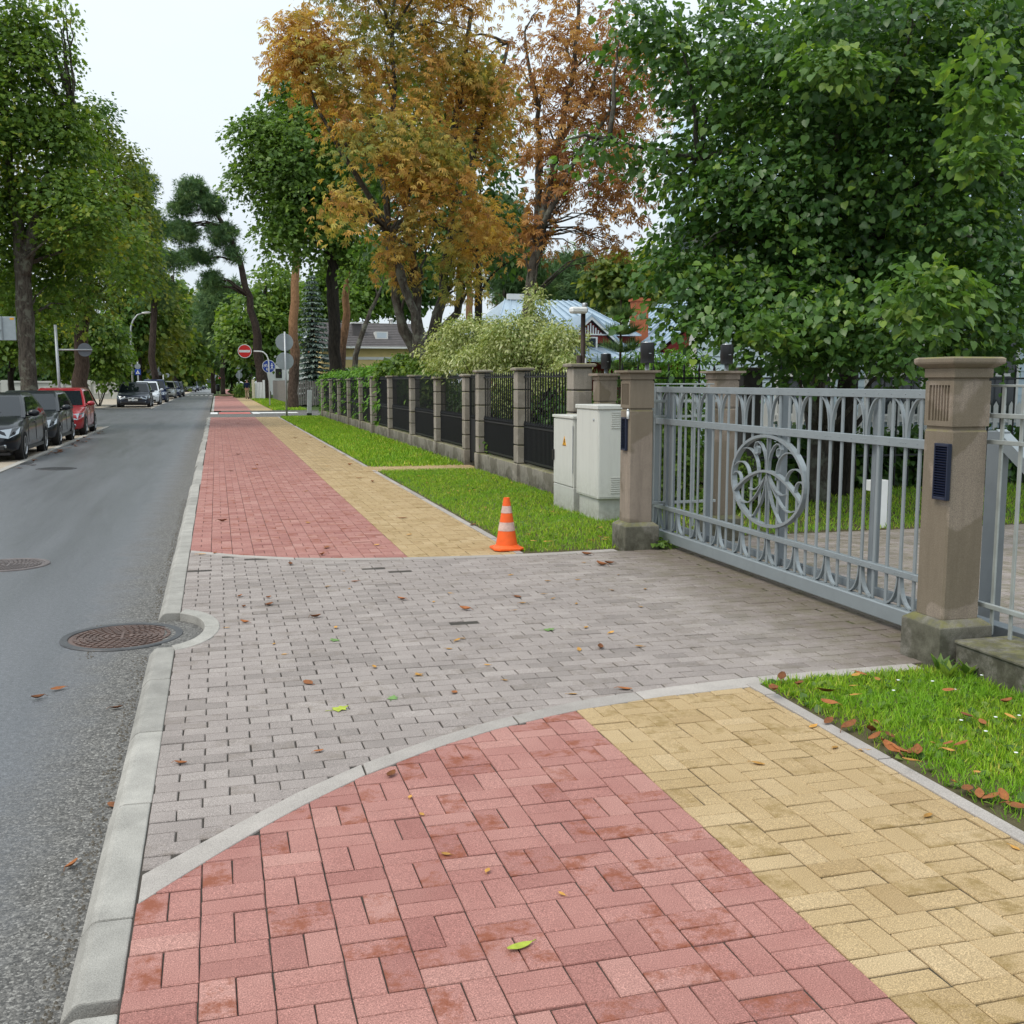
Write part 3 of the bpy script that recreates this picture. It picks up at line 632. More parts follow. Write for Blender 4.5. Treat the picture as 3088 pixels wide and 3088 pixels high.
# stay and track of the gate on the right
t = thing('gate_brace', 'grey triangular steel brace and post behind the right railing', 'gate brace', (4.93, 5.86, 0))
MB().cbox(-.04, .04, -.06, .06, -.01, 1.33, .004).build('post', GREYD, t); b = MB(); b.strip([(0, 0, 1.31), (.12, -1.3, .35)], (1, 0, 0), .08, .08); b.build('stay', GREY, t)
b = MB(); b.cbox(-.35, -.25, -3.8, .3, .06, .16, .004); b.build('track_beam', GREYD, t)
# ---- garden fence along the verge ------------------------------------
FX = 4.84
fe = thing('garden_fence', 'long fence of black iron railings between banded stone posts on a concrete plinth', 'fence', (FX, 0, 0))
posts = [(14.0, .28, 1.90), (16.85, .24, 1.88), (19.55, .24, 1.87), (20.7, .24, 1.80), (23.6, .24, 1.76), (26.8, .24, 1.82), (30.4, .24, 1.82), (33.6, .34, 1.82), (36.85, .24, 1.78), (40.3, .24, 1.76), (43.6, .24, 1.75), (46.8, .24, 1.75), (50.6, .24, 1.75)]
for y, w, zt in posts:
    p = thing('stone_post', None, None, (0, y, 0)); p.parent = fe; h = w/2
    MB().cbox(-h-.02, h+.02, -h-.02, h+.02, -.05, .31, .008).build('post_base', STONE2, p)
    MB().box(-h+.012, h-.012, -h+.012, h-.012, .30, zt-.05).build('core', BLACK, p)
    n = 5; bh = (zt-.06-.315)/n
    bm_ = MB().cbox(-h, h, -h, h, .012, bh-.004, .01).mesh('block', STONE2)
    for k in range(n): link('block', bm_, p, (0, 0, .31+k*bh))
    v = [(a*q, c*q, z) for z, q in ((zt-.055, h), (zt-.045, h+.04), (zt-.012, h+.045), (zt, h+.02)) for a, c in ((-1, -1), (1, -1), (1, 1), (-1, 1))]
    MB().add(v, [(3, 2, 1, 0), (12, 13, 14, 15)]+[(r*4+i, r*4+(i+1) % 4, r*4+4+(i+1) % 4, r*4+4+i) for r in range(3) for i in range(4)]).build('cap', STONE2, p, bevel=.004)
def picket(z1, tip=.10):
    b = MB(); b.cbox(-.009, .009, -.009, .009, .33, z1-tip, .002); b.lathe([(.009, 0), (.017, .018), (.001, tip)], 6, (0, 0, z1-tip)); return b
pk, pks = picket(1.83), picket(1.02, .08)
pm, pms = pk.mesh('picket', BLACK), pks.mesh('picket', BLACK)
far = MB()
for i, (a, c) in enumerate(zip(posts, posts[1:])):
    y0, y1 = a[0]+a[1]/2, c[0]-c[1]/2; gate_ = i == 2
    if not gate_: MB().cbox(-.09, .09, y0, y1, -.05, .30, .01).build('plinth', WALLC, fe)
    r = thing('railing_panel' if not gate_ else 'wicket_gate', None, None, (0, (y0+y1)/2, 0)); r.parent = fe; hl = (y1-y0)/2
    zl = .35 if not gate_ else .1
    b = MB(); b.box(-.014, .014, -hl, hl, 1.715, 1.74); b.box(-.014, .014, -hl, hl, .905, .93); b.box(-.014, .014, -hl, hl, zl, zl+.03)
    if gate_:
        b.box(-.02, .02, -hl, -hl+.04, .06, 1.74); b.box(-.02, .02, hl-.04, hl, .06, 1.74)
    b.build('rail', BLACK, r); n = max(4, int(hl*2/.13))
    for k in range(n):
        yy = -hl+(k+.5)*2*hl/n
        if i < 5: link('picket', pm, r, (.0, yy, 0)); link('picket', pms, r, (.0, yy+hl/n, 0))
        else:
            for m_, d in ((pk, 0), (pks, hl/n)): far.add([Vector(q)+Vector((0, (y0+y1)/2+yy+d, 0)) for q in m_.v], m_.f)
    if gate_:
        MB().box(-.03, .03, -hl+.02, -hl+.12, 1.0, 1.2).build('lock_box', BLACK, r); MB().box(-.008, .008, -hl+.04, hl-.04, .10, .92).build('sheet', BLACK, r)
tag(far.build('picket_field', BLACK, fe), kind='stuff')
# inner black fence behind the gate
fe2 = thing('inner_fence', 'black iron fence with spear tips across the garden behind the grey gate', 'fence', (5.25, 14.35, 0))
b = MB(); b.box(0, 9.5, -.012, .012, 1.69, 1.715); b.box(0, 9.5, -.012, .012, .5, .53); b.build('rail', BLACK, fe2)
b = MB(); b.cbox(-.011, .011, -.011, .011, .02, 1.80, .002); b.lathe([(.011, 0), (.024, .03), (.001, .14)], 6, (0, 0, 1.79)); pm2 = b.mesh('picket', BLACK)
for k in range(39): link('picket', pm2, fe2, (.12+k*.24, 0, 0))
DARKST = stone_mat('dark_stone', (.075, .07, .065), (.04, .038, .034), .2, .5)
p = thing('stone_post', None, None, (2.35, 0, 0)); p.parent = fe2
MB().cbox(-.16, .16, -.16, .16, -.05, 1.78, .012).build('shaft', DARKST, p); MB().cbox(-.22, .22, -.22, .22, 1.78, 1.86, .02).build('cap', DARKST, p)
# ---- cabinets ---------------------------------------------------------
def cab_mat(name, c, z0, z1, amt):
    M_, t, b, o = new_mat(name); xy = nd(t, 'ShaderNodeSeparateXYZ'); t.links.new(nd(t, 'ShaderNodeNewGeometry').outputs['Position'], xy.inputs[0])
    k = nd(t, 'ShaderNodeMapRange', i_From_Min=z1, i_From_Max=z0); t.links.new(xy.outputs['Z'], k.inputs['Value'])
    mp_ = nd(t, 'ShaderNodeMapping'); mp_.inputs['Scale'].default_value = (9, 9, 1.2); t.links.new(nd(t, 'ShaderNodeNewGeometry').outputs['Position'], mp_.inputs[0])
    col = mix(t, math_(t, 'MULTIPLY', ramp(t, noise(t, 1.4, 5, .7, mp_.outputs[0]), [(.48, 0.0), (.7, 1.0)]), .22), c, tuple(x*.6 for x in c))       # rain streaks
    col = mix(t, math_(t, 'MULTIPLY', math_(t, 'MULTIPLY', k.outputs[0], ramp(t, noise(t, 16, 6, .75), [(.35, 0.0), (.65, 1.0)])), amt), col, (.16, .14, .09))   # splashed mud
    t.links.new(col, b.inputs['Base Color']); b.inputs['Roughness'].default_value = .5; bump(t, b, noise(t, 90, 3, .6), .04, .005); return M_
CAB = cab_mat('cabinet_paint', (.60, .60, .555), .2, .6, .35)
CABB = cab_mat('cabinet_base', (.50, .50, .46), .0, .25, .75)
t = thing('utility_cabinet', 'lower pale cabinet with a yellow warning triangle on its door', 'utility cabinet', (4.31, 13.08, 0), -PI/2, 'pale utility cabinets')
MB().cbox(-.41, .41, .0, .30, -.03, .31, .006).build('base', CABB, t); MB().cbox(-.405, .405, .005, .295, .312, 1.185, .006).build('body', CAB, t)
MB().cbox(-.39, .385, -.006, .006, .325, 1.17, .003).build('door', CAB, t); MB().cbox(-.42, .425, -.02, .32, 1.185, 1.222, .006).build('roof', CAB, t)
MB().tube([(.396, -.006, .5), (.396, -.006, 1.1)], .006, 6).build('hinge', STEEL, t); MB().cbox(-.38, -.35, -.03, -.006, .62, .76, .003).build('handle', BLACKP, t)
WARN = mat('warning_yellow', (.75, .36, .015), .5, .05, 5, .4)
b = MB(); b.prism([(-.075, 0), (.075, 0), (0, .125)], 'y', -.0095, -.0062); b.build('warning_sign', WARN, t, loc=(.06, 0, .83))
b = MB(); b.prism([(.008, .09), (-.02, .05), (.002, .05), (-.012, .018), (.026, .058), (.004, .058), (.024, .09)], 'y', -.0125, -.0098); b.prism([(-.065, .005), (.065, .005), (.065, .011), (-.065, .011)], 'y', -.0125, -.0098); b.build('lightning_mark', BLACKP, t, loc=(.06, 0, .83))
t = thing('utility_cabinet', 'taller pale cabinet with vent slots on a concrete foot beside the stone pillar', 'utility cabinet', (4.31, 12.16, 0), -PI/2, 'pale utility cabinets')
MB().cbox(-.36, .33, .03, .36, -.05, .27, .006).build('base', CABB, t)
MB().cbox(-.39, .39, .0, .40, .265, 1.325, .006).build('body', CAB, t); MB().cbox(-.405, .41, -.02, .42, 1.325, 1.375, .006).build('roof', CAB, t)
MB().cbox(-.375, .37, -.006, .006, .285, 1.31, .003).build('door', CAB, t); MB().cbox(.384, .3955, .012, .39, .285, 1.31, .003).build('side_panel', CAB, t)
for z in (.33, 1.10):
    for k in range(8): MB().cbox(.394, .402, .16, .30, z+k*.026, z+k*.026+.013, .002).build('vent', CABB, t)
MB().lathe([(.016, 0), (.018, .006), (.008, .012)], 12, mat=Matrix.Translation((.25, -.006, 1.2)) @ Matrix.Rotation(PI/2, 4, 'X')).build('lock', STEEL, t)
# ---- traffic cone -----------------------------------------------------
ORG = mat('cone_orange', (.82, .115, .012), .45, .12, 14, .4)
CWH = mat('cone_band', (.58, .40, .34), .55, .3, 22, .3)
t = thing('traffic_cone', 'orange traffic cone with two pale bands at the corner of the grass', 'traffic cone', (2.72, 10.03, .006))
b = MB(); b.prism([(x, y) for x, y in ((-.1, -.15), (.1, -.15), (.15, -.1), (.15, .1), (.1, .15), (-.1, .15), (-.15, .1), (-.15, -.1))], 'z', 0, .022); b.lathe([(.145, .02), (.125, .034), (.112, .045)], 24); b.build('base', ORG, t, bevel=.005)
R = lambda z: .108-.078*(z-.04)/.47
for z0, z1, mt, nm, e in ((.04, .185, ORG, 'cone_body', 0), (.185, .27, CWH, 'band', .0015), (.27, .36, ORG, 'cone_body', 0), (.36, .43, CWH, 'band', .0015), (.43, .505, ORG, 'cone_tip', 0)):
    MB().lathe([(R(z0)+e-.004, z0), (R(z0)+e, z0+.001), (R(z1)+e, z1-.001), (R(z1)+e-.004, z1)], 28).build(nm, mt, t, angle=50)
MB().lathe([(.0305, .502), (.03, .51), (.022, .51), (.021, .48), (.001, .48)], 20).build('cone_hole', ORG, t)
# ---- pole with camera, garden bollard light ----------------------------
RUST = mat('brown_pole', (.045, .03, .024), .7, .3, 10, .3)
p = at(1758, 1050, 14.4); t = thing('camera_pole', 'thin brown pole with a white security camera above the stone post', 'pole', (p.x, 14.4, 0))
MB().tube([(0, 0, 0), (0, 0, 2.62)], .033, 10).build('pole', RUST, t, True); MB().tube([(-.055, 0, 1.6), (-.055, 0, 2.02)], .04, 10).build('sleeve', RUST, t, True)
MB().tube([(.035, -.02, 1.75), (.035, -.02, 1.98)], .016, 8).build('conduit', WHITE, t)
c = MB(); c.tube([(.03, -.05, 2.66), (-.2, .02, 2.66)], .01, 6); c.build('bracket', STEEL, t)
c = MB(); c.cbox(-.22, .03, -.14, .0, 2.60, 2.69, .025); c.build('camera_housing', WHITE, t); MB().lathe([(.02, 0), (.042, .012), (.042, .04), (.03, .058), (.005, .062)], 16, (-.0, -.06, 2.69)).build('camera_dome', STEEL, t, True)
t = thing('bollard_light', 'white bracket shaped bollard light on the lawn behind the gate', 'garden light', (7.22, 10.5, 0))
MB().cbox(-.0, .11, -.06, .06, -.02, .54, .004).build('post', WHITE, t); MB().cbox(-.12, .0, -.06, .06, .42, .54, .004).build('head', WHITE, t)
# ---- street furniture ---------------------------------------------------
SGN = mat('sign_back', (.33, .37, .39), .5, .08, 10, .5, metal=.5); SRED = mat('sign_red', (.66, .02, .018), .4, .04, 9, .5); SBLU = mat('sign_blue', (.012, .055, .33), .4, .05, 9, .5)
POLE = mat('sign_pole', (.40, .42, .43), .45, .1, 9, .5, metal=.5)
def disc(t, name, mt, c, r, face=-1, ring=None):
    """round plate facing -Y (face=-1: the viewer) with a rim"""
    Mx = Matrix.Translation(c) @ Matrix.Rotation(PI/2, 4, 'X')
    d = MB().lathe([(r*.97, -.012), (r, -.009), (r, .009), (r*.97, .012)], 32, mat=Mx).build(name, mt, t); return d
def flat(t, name, mt, poly, c, d0, d1): return MB().prism([(c[0]+x, c[2]+z) for x, z in poly], 'y', c[1]+d0, c[1]+d1).build(name, mt, t)
p = gnd(865, 1258); t = thing('sign_post', 'grey pole with two blank round sign backs standing in the verge by the junction', 'road sign', (p.x, p.y, 0))
MB().tube([(0, 0, -.1), (0, 0, 3.95)], .045, 10).build('pole', POLE, t, True)
for z in (3.47, 2.60): disc(t, 'sign_plate', SGN, (-.02, .07, z), .405)
MB().box(-.05, .2, .03, .07, 3.0, 3.07).build('clamp', BLACKP, t)
def no_entry(t, c, r):
    d = disc(t, 'no_entry_sign', WHITE, c, r)
    MB().lathe([(r*.9, 0), (r*.9, .004), (.001, .004)], 32, mat=Matrix.Translation((c[0], c[1]-.012, c[2])) @ Matrix.Rotation(PI/2, 4, 'X')).build('red_face', SRED, d)
    MB().box(c[0]-r*.78, c[0]+r*.78, c[1]-.021, c[1]-.017, c[2]-r*.17, c[2]+r*.17).build('white_bar', WHITE, d)
p = gnd(814, 1226); t = thing('no_entry_post', 'bent white pole with a red no entry disc and a blue cycle path disc', 'road sign', (p.x, p.y, 0))
k = p.y/FPX*1.03
zt = CAM_H+(1151-1066)*k; x1 = (769-814)*k
MB().tube([(0, 0, -.1), (0, 0, zt-.75), (-.03, 0, zt-.5), (-.14, 0, zt-.22), (-.35, 0, zt-.04), (-.6, 0, zt), (x1+.1, 0, zt)], .045, 10).build('pole', WHITE, t, True)
no_entry(t, ((749-814)*k, -.05, zt), .45)
c = (0, .03, CAM_H+(1151-1108)*k); r = .43
disc(t, 'path_sign', WHITE, c, r); MB().lathe([(r*.93, 0), (r*.93, .004), (.001, .004)], 32, mat=Matrix.Translation((c[0], c[1]-.012, c[2])) @ Matrix.Rotation(PI/2, 4, 'X')).build('blue_face', SBLU, t)
b = MB()                                             # walking figure, bicycle and divider
fx = c[0]+.2; Z = c[2]; Y0, Y1 = c[1]-.022, c[1]-.018
b.lathe([(.038, 0), (.038, .004)], 12, mat=Matrix.Translation((fx, Y1, Z+.19)) @ Matrix.Rotation(PI/2, 4, 'X'))
for q in ([(-.03, .14), (.03, .14), (.035, -.02), (-.02, -.02)], [(-.02, -.02), (.03, -.02), (-.06, -.21), (-.1, -.19)], [(0, -.02), (.035, -.02), (.1, -.2), (.065, -.22)], [(-.03, .13), (-.1, .02), (-.08, .0), (-.01, .09)], [(.03, .13), (.1, .05), (.085, .02), (.02, .08)]): b.prism([(fx+x, Z+z) for x, z in q], 'y', Y0, Y1)
for wx in (-.30, -.13):
    P = [(wx+c[0]+.075*math.cos(2*PI*i/14), Y0, Z+.03+.075*math.sin(2*PI*i/14)) for i in range(15)]; b.tube(P, .011, 4)
for a, c2 in (((-.30, .03), (-.24, .13)), ((-.24, .13), (-.16, .13)), ((-.16, .13), (-.13, .03)), ((-.22, .03), (-.16, .13)), ((-.30, .03), (-.22, .03)), ((-.16, .13), (-.17, .17))): b.tube([(c[0]+a[0], Y0, Z+a[1]), (c[0]+c2[0], Y0, Z+c2[1])], .01, 4)
for q in ([(-.17, -.12), (-.13, -.12), (-.13, -.26), (-.17, -.26)], [(-.09, -.12), (-.06, -.12), (-.06, -.28), (-.09, -.28)]): b.prism([(c[0]+x, Z+z) for x, z in q], 'y', Y0, Y1)
b.build('path_symbols', WHITE, t)
p = gnd(933, 1256); t = thing('kerb_bollard', 'pale square bollard with a black foot at the end of the hedge', 'bollard', (p.x, p.y, 0))
o = MB().cbox(-.105, .105, -.07, .07, .16, 1.25, .01).build('post', mat('bollard_paint', (.5, .52, .52), .6, .08, 6, .3), t); o.rotation_euler = (0, .035, 0); MB().cbox(-.115, .115, -.08, .08, -.03, .16, .01).build('foot', BLACKP, t)
def simple_sign(px, py, zs, label, r=.36, grp=None, post=.04, Y=None, mt=SGN):
    p = gnd(px, py); t = thing('sign_post', label, 'road sign', (p.x, p.y, 0), 0, grp)
    MB().tube([(0, 0, -.1), (0, 0, max(zs)+r)], post, 8).build('pole', POLE, t, True)
    for z in zs: disc(t, 'sign_plate', mt, (0, .05, z), r)
    return t, p
K = lambda Y, py: CAM_H+(1151-py)*Y/FPX*1.02
p = gnd(723, 1192); simple_sign(723, 1192, (K(p.y, 1115), K(p.y, 1133)), 'distant pole with two stacked pale sign backs beside the low hedge', .40)
p = gnd(759, 1188); simple_sign(759, 1188, (K(p.y, 1131),), 'distant pole with one pale sign back above the walking man', .33)
p = gnd(649, 1181); simple_sign(649, 1181, (K(p.y, 1138),), 'distant pole with one pale sign back left of the far no entry sign', .42)
p = gnd(668, 1183); t, p = simple_sign(666, 1181, (), 'far pole with a small red no entry disc beside the litter bin', grp=None) if False else (None, p)
t = thing('no_entry_post', 'far pole with a small red no entry disc above the litter bin', 'road sign', (p.x, p.y, 0)); MB().tube([(0, 0, -.1), (0, 0, K(p.y, 1120))], .045, 8).build('pole', POLE, t, True); no_entry(t, (0, -.06, K(p.y, 1138)), .47)
q = gnd(671, 1178); t = thing('no_entry_post', 'farthest pole with a red no entry disc partly behind another', 'road sign', (q.x, q.y, 0)); MB().tube([(0, 0, -.1), (0, 0, K(q.y, 1143))], .045, 8).build('pole', POLE, t, True); no_entry(t, (.0, -.06, K(q.y, 1147)), .42)
p = gnd(658, 1188); t = thing('litter_bin', 'dark litter bin on a post on the small grass island', 'litter bin', (p.x, p.y, 0))
MB().lathe([(.2, .35), (.27, .5), (.29, 1.15), (.2, 1.2), (.06, 1.2)], 16).build('bin', BLACKP, t, True); MB().tube([(0, 0, -.05), (0, 0, .4)], .06, 8).build('foot', BLACKP, t); MB().cbox(-.2, .2, -.2, .2, 1.2, 1.32, .02).build('lid', SGN, t)
# left side of the road
t = thing('sign_post', 'tall thin pole with an arm holding a grey disc left of the road', 'road sign', (at(185, 1160, 40).x, 40, 0))
k = 40/FPX; zc = CAM_H+(1151-1063)*k
MB().tube([(-.05, 0, -.1), (-.1, 0, 3.6)], .05, 8).build('pole', POLE, t, True); MB().tube([(-.1, 0, zc), ((265-180)*k, 0, zc)], .03, 8).build('arm', POLE, t, True)
disc(t, 'sign_plate', mat('dark_sign_back', (.12, .135, .15), .5, .1, 9, .4, metal=.3), ((247-182)*k, .05, zc), .235)
t = thing('direction_sign', 'back of a wide grey direction sign cut off by the left edge', 'road sign', (at(10, 1160, 33).x, 33, 0))
k = 33/FPX; MB().cbox((-60)*k, 40*k, -.02, .01, CAM_H+112*k, CAM_H+176*k, .01).build('panel', SGN, t)
b = MB(); b.box(4*k, 7*k, -.05, -.02, CAM_H+112*k, CAM_H+176*k); b.box(-60*k, 4*k, -.05, -.02, CAM_H+138*k, CAM_H+141*k); b.build('frame', GREYD, t); MB().tube([(-.25, .04, -.1), (-.25, .04, CAM_H+170*k)], .05, 8).build('pole', POLE, t, True)
MB().box(26*k, 36*k, -.0235, -.0205, CAM_H+168*k, CAM_H+173*k).build('sticker', WARN, t)
def street_lamp(px, Y, ptop, label, arm=1.0):
    x = at(px, 1151, Y).x; k = Y/FPX; z = CAM_H+(1151-ptop)*k; s_ = arm
    t = thing('street_lamp', label, 'street lamp', (x, Y, 0), 0, 'street lamps left of the road')
    MB().tube([(0, 0, -.1), (0, 0, z-1.7), (.05*s_, 0, z-1.2), (.25*s_, 0, z-.65), (.6*s_, 0, z-.2), (1.1*s_, 0, z-.02)], [.09, .08, .075, .07, .06, .05], 10).build('pole', POLE, t, True)
    v = MB().lathe([(.001, -.42), (.12, -.38), (.17, -.1), (.15, .2), (.05, .34), (.001, .35)], 14, mat=Matrix.Translation((1.35*s_, 0, z)) @ Matrix.Rotation(PI/2-.1, 4, 'Y') @ Matrix.Diagonal((.55, 1, 1, 1)))
    v.build('lamp_head', WHITE, t, True); return t
street_lamp(400, 95, 958, 'nearest white street lamp with a bent arm beyond the red car', 1.0)
street_lamp(444, 118, 1037, 'second street lamp partly hidden by leaves behind the first', .9)
street_lamp(503, 150, 1065, 'third street lamp, farthest away and smallest', .9)
p = gnd(418, 1196); Y = 88; k = Y/FPX; x = at(417, 1151, Y).x
t = thing('crossing_sign', 'blue square pedestrian crossing sign with a grey disc above on a pole', 'road sign', (x, Y, 0))
MB().tube([(0, 0, -.1), (0, 0, CAM_H+68*k)], .05, 8).build('pole', POLE, t, True); disc(t, 'sign_plate', SGN, (0, -.06, CAM_H+43*k), 8*k)
zc = CAM_H+27*k; MB().cbox(-8*k, 8*k, -.1, -.07, zc-8*k, zc+8*k, .01).build('blue_plate', SBLU, t); flat(t, 'white_triangle', WHITE, [(-5.5*k, -5*k), (5.5*k, -5*k), (0, 5.5*k)], (0, -.1, zc), -.006, 0)
b = MB(); b.prism([(-1.3*k, -4.4*k+zc), (-.4*k, -4.4*k+zc), (.2*k, -2*k+zc), (1*k, -4.4*k+zc), (1.9*k, -4.4*k+zc), (.9*k, .5*k+zc), (.2*k, 1.2*k+zc), (-.7*k, .2*k+zc)], 'y', -.112, -.107); b.build('walker_mark', BLACKP, t)
Y = 112; k = Y/FPX; x = at(447, 1151, Y).x
t = thing('direction_sign', 'pale blue and white direction boards on a tall frame beyond the parked cars', 'road sign', (x, Y, 0))
MB().tube([(0, 0, -.1), (0, 0, CAM_H+62*k)], .07, 8).build('pole', POLE, t, True); MB().tube([(0, 0, CAM_H+35*k), (32*k, 0, CAM_H+35*k)], .05, 8).build('arm', POLE, t, True)
SPB = mat('pale_sign_face', (.45, .56, .66), .5, .08, 1, .4)
for (x0, x1, z0, z1, mt) in ((12, 31, 26, 42, SPB), (12, 31, 36.5, 41, WHITE), (1, 13, 18, 34, SGN), (25, 36, 18, 28, SGN)): MB().cbox(x0*k, x1*k, -.1-(.03 if mt is WHITE else 0), -.05-(.04 if mt is WHITE else 0), CAM_H+z0*k, CAM_H+z1*k, .01).build('sign_board', mt, t)
Y = 135; k = Y/FPX; t = thing('sign_post', 'small round sign on an arm beyond the direction boards', 'road sign', (at(493, 1151, Y).x, Y, 0))
MB().tube([(0, 0, -.1), (0, 0, CAM_H+20*k)], .07, 8).build('pole', POLE, t, True); MB().tube([(0, 0, CAM_H+18*k), (16*k, 0, CAM_H+18*k)], .05, 8).build('arm', POLE, t); disc(t, 'sign_plate', SGN, (11*k, -.05, CAM_H+18*k), 6*k)
# ================================================================== HOUSES AND WALLS FAR AND NEAR
def glass_mat():
    M_, t, b, o = new_mat('window_glass'); b.inputs['Base Color'].default_value = (.02, .025, .03, 1); b.inputs['Roughness'].default_value = .05; b.inputs['Specular IOR Level'].default_value = .7; return M_
GLASS = glass_mat()
YWALL = mat('yellow_render', (.70, .55, .25), .85, .08, 2, .2); GROOF = mat('grey_shingle', (.115, .105, .105), .85, .25, 3, .2, fine=.3)
TRIM = mat('white_trim', (.72, .72, .7), .6, .05, 3, .3)
t = thing('yellow_house', 'pale yellow house with a grey shingle roof, skylight and chimney behind the trees', 'house', (9.8, 76.2, 0))
def gable_roof(mb, x0, x1, y0, y1, ze, zr, th=.12):
    ym = (y0+y1)/2
    mb.prism([(y0, ze), (ym, zr), (y1, ze), (y1, ze+th), (ym, zr+th), (y0, ze+th)], 'x', x0, x1)
b = MB(); b.box(-2.6, 5, 0, 8, -.1, 4.05); b.prism([(0, 4.05), (4, 5.72), (8, 4.05)], 'x', -2.6, 5); b.build('wall', YWALL, t)
b = MB(); gable_roof(b, -2.9, 5.3, -.5, 8.5, 4.0, 5.86); r = b.build('roof', GROOF, t)
for k in range(14):                                  # shingle courses as real steps
    y = -.48+k*.32; z = 4.12+(y+.5)*(1.86/4.5); b = MB(); b.box(-2.89, 5.29, y, y+.3, z-.04, z+.035); b.build('shingle_course', GROOF, r)
MB().box(-2.92, 5.32, -.62, -.5, 3.98, 4.12).build('gutter', TRIM, t); MB().box(-2.62, 5.02, -.06, .0, 3.2, 3.4).build('cornice', TRIM, t)
def on_roof(x, u): return (x, -.5+4.5*u, 4.12+1.86*u)
c = on_roof(at(1152, 1015, 77).x-9.8, .42); b = MB(); b.box(c[0]-.45, c[0]+.45, c[1]-.5, c[1]+.5, c[2]-.25, c[2]+.33); sk = b.build('skylight', TRIM, t); sk.rotation_euler.x = 0
b = MB(); b.add([(c[0]-.34, c[1]-.505, c[2]-.12), (c[0]+.34, c[1]-.505, c[2]-.12), (c[0]+.34, c[1]-.505, c[2]+.26), (c[0]-.34, c[1]-.505, c[2]+.26)], [(0, 1, 2, 3)]); b.build('pane', mat('bright_pane', (.55, .62, .68), .1, .05, 3, .6), sk)
c = on_roof(at(1075, 985, 78).x-9.8, .5); MB().box(c[0]-.32, c[0]+.32, c[1]-.3, c[1]+.3, c[2]-.3, c[2]+.75).build('chimney', GROOF, t); MB().box(c[0]-.42, c[0]+.42, c[1]-.4, c[1]+.4, c[2]+.75, c[2]+.85).build('chimney_cap', TRIM, t)
MB().lathe([(.12, 5.7), (.12, 6.2), (.2, 6.22), (.2, 6.32), (.05, 6.38)], 10, (3.0, 4, 0)).build('vent_pipe', TRIM, t)
for x in (-1.2, .8, 2.8): f = MB().box(x-.5, x+.5, -.05, .02, 1.2, 2.6).build('window', TRIM, t); MB().box(x-.42, x+.42, -.06, -.045, 1.28, 2.52).build('pane', GLASS, f)
# small far house with an orange roof
t = thing('white_house', 'far white house with an orange roof glimpsed left of the sign backs', 'house', (at(835, 1100, 140).x, 140, 0))
b = MB(); b.box(-1.6, 5, 0, 8, -.1, 4.2); b.prism([(-1.6, 4.2), (1.7, 7.6), (5, 4.2)], 'y', 0, 8); b.build('wall', TRIM, t)
b = MB(); b.prism([(-2, 3.9), (1.7, 7.7), (5.4, 3.9), (5.4, 4.2), (1.7, 8.0), (-2, 4.2)], 'y', -.5, 8.5); b.build('roof', mat('orange_roof', (.42, .13, .06), .8, .2, 4, .2), t)
b = MB().box(-.3, .7, -.04, .02, 2, 3.4).build('window', TRIM, t); MB().box(-.2, .6, -.06, -.035, 2.1, 3.3).build('pane', GLASS, b)
# red wooden house with pale metal roofs
MROOF = mat('pale_metal_roof', (.40, .50, .585), .35, .1, 2, .5, metal=.35); RWOOD = mat('red_boards', (.20, .028, .022), .7, .2, 6, .2); BRICK = mat('orange_brick', (.42, .13, .06), .85, .25, 12, .2)
t = thing('red_house', 'red wooden house with pale blue standing seam roofs and a carved white gable', 'house', (14, 42, 0))
b = MB(); b.box(-2.6, 2.9, .4, 8, -.1, 3.65); b.build('wall', RWOOD, t)
rf = MB(); P = [(-3.1, -.1, 3.55), (3.2, -.1, 3.55), (3.2, 8.4, 3.55), (-3.1, 8.4, 3.55), (-1.6, 4, 5.25), (1.6, 4, 5.25)]
rf.add(P, [(0, 1, 5, 4), (1, 2, 5), (2, 3, 4, 5), (3, 0, 4), (3, 2, 1, 0)]); r = rf.build('roof', MROOF, t)
def seams(parent, a0, a1, b0, b1, n, h=.035):
    a0, a1, b0, b1 = map(Vector, (a0, a1, b0, b1))
    for i in range(n+1):
        k = i/n; p, q = a0.lerp(a1, k), b0.lerp(b1, k); m_ = MB(); m_.strip([p+Vector((0, 0, .02)), q+Vector((0, 0, .02))], (a1-a0), .03, h*2); m_.build('seam', MROOF, parent)
seams(r, (-3.1, -.1, 3.55), (3.2, -.1, 3.55), (-1.6, 4, 5.25), (1.6, 4, 5.25), 12)
MB().box(-1.5, -.2, 3.9, 4.1, 5.25, 5.5).build('ridge_box', TRIM, t)
dx = at(1775, 960, 41.3).x-14
g = MB(); g.prism([(dx-1.0, 3.2), (dx+1.0, 3.2), (dx, 4.1)], 'y', -.9, 3.0); gb = g.build('dormer', RWOOD, t)
for s_ in (-1, 1):
    m_ = MB(); m_.prism([(dx, 4.38), (dx+s_*1.45, 3.12), (dx+s_*1.45, 3.02), (dx, 4.27)], 'y', -1.15, 3.2); m_.build('dormer_roof', MROOF, gb)
    m_ = MB(); m_.prism([(dx, 4.27), (dx+s_*1.45, 3.01), (dx+s_*1.32, 3.01), (dx, 4.13)], 'y', -1.12, -1.05); m_.build('bargeboard', TRIM, gb)
b = MB()
for k in range(11): x = dx-.55+k*.11; h_ = 4.0-abs(x-dx)*.85; b.box(x-.025, x+.025, -.97, -.93, 3.55, h_)
b.box(dx-.7, dx+.7, -.98, -.92, 3.52, 3.57); b.build('gable_fretwork', TRIM, gb)
w = MB().box(dx-.3, dx+.3, -.96, -.9, 2.8, 3.45).build('window', TRIM, t); MB().box(dx-.22, dx+.22, -.975, -.955, 2.88, 3.4).build('pane', GLASS, w)
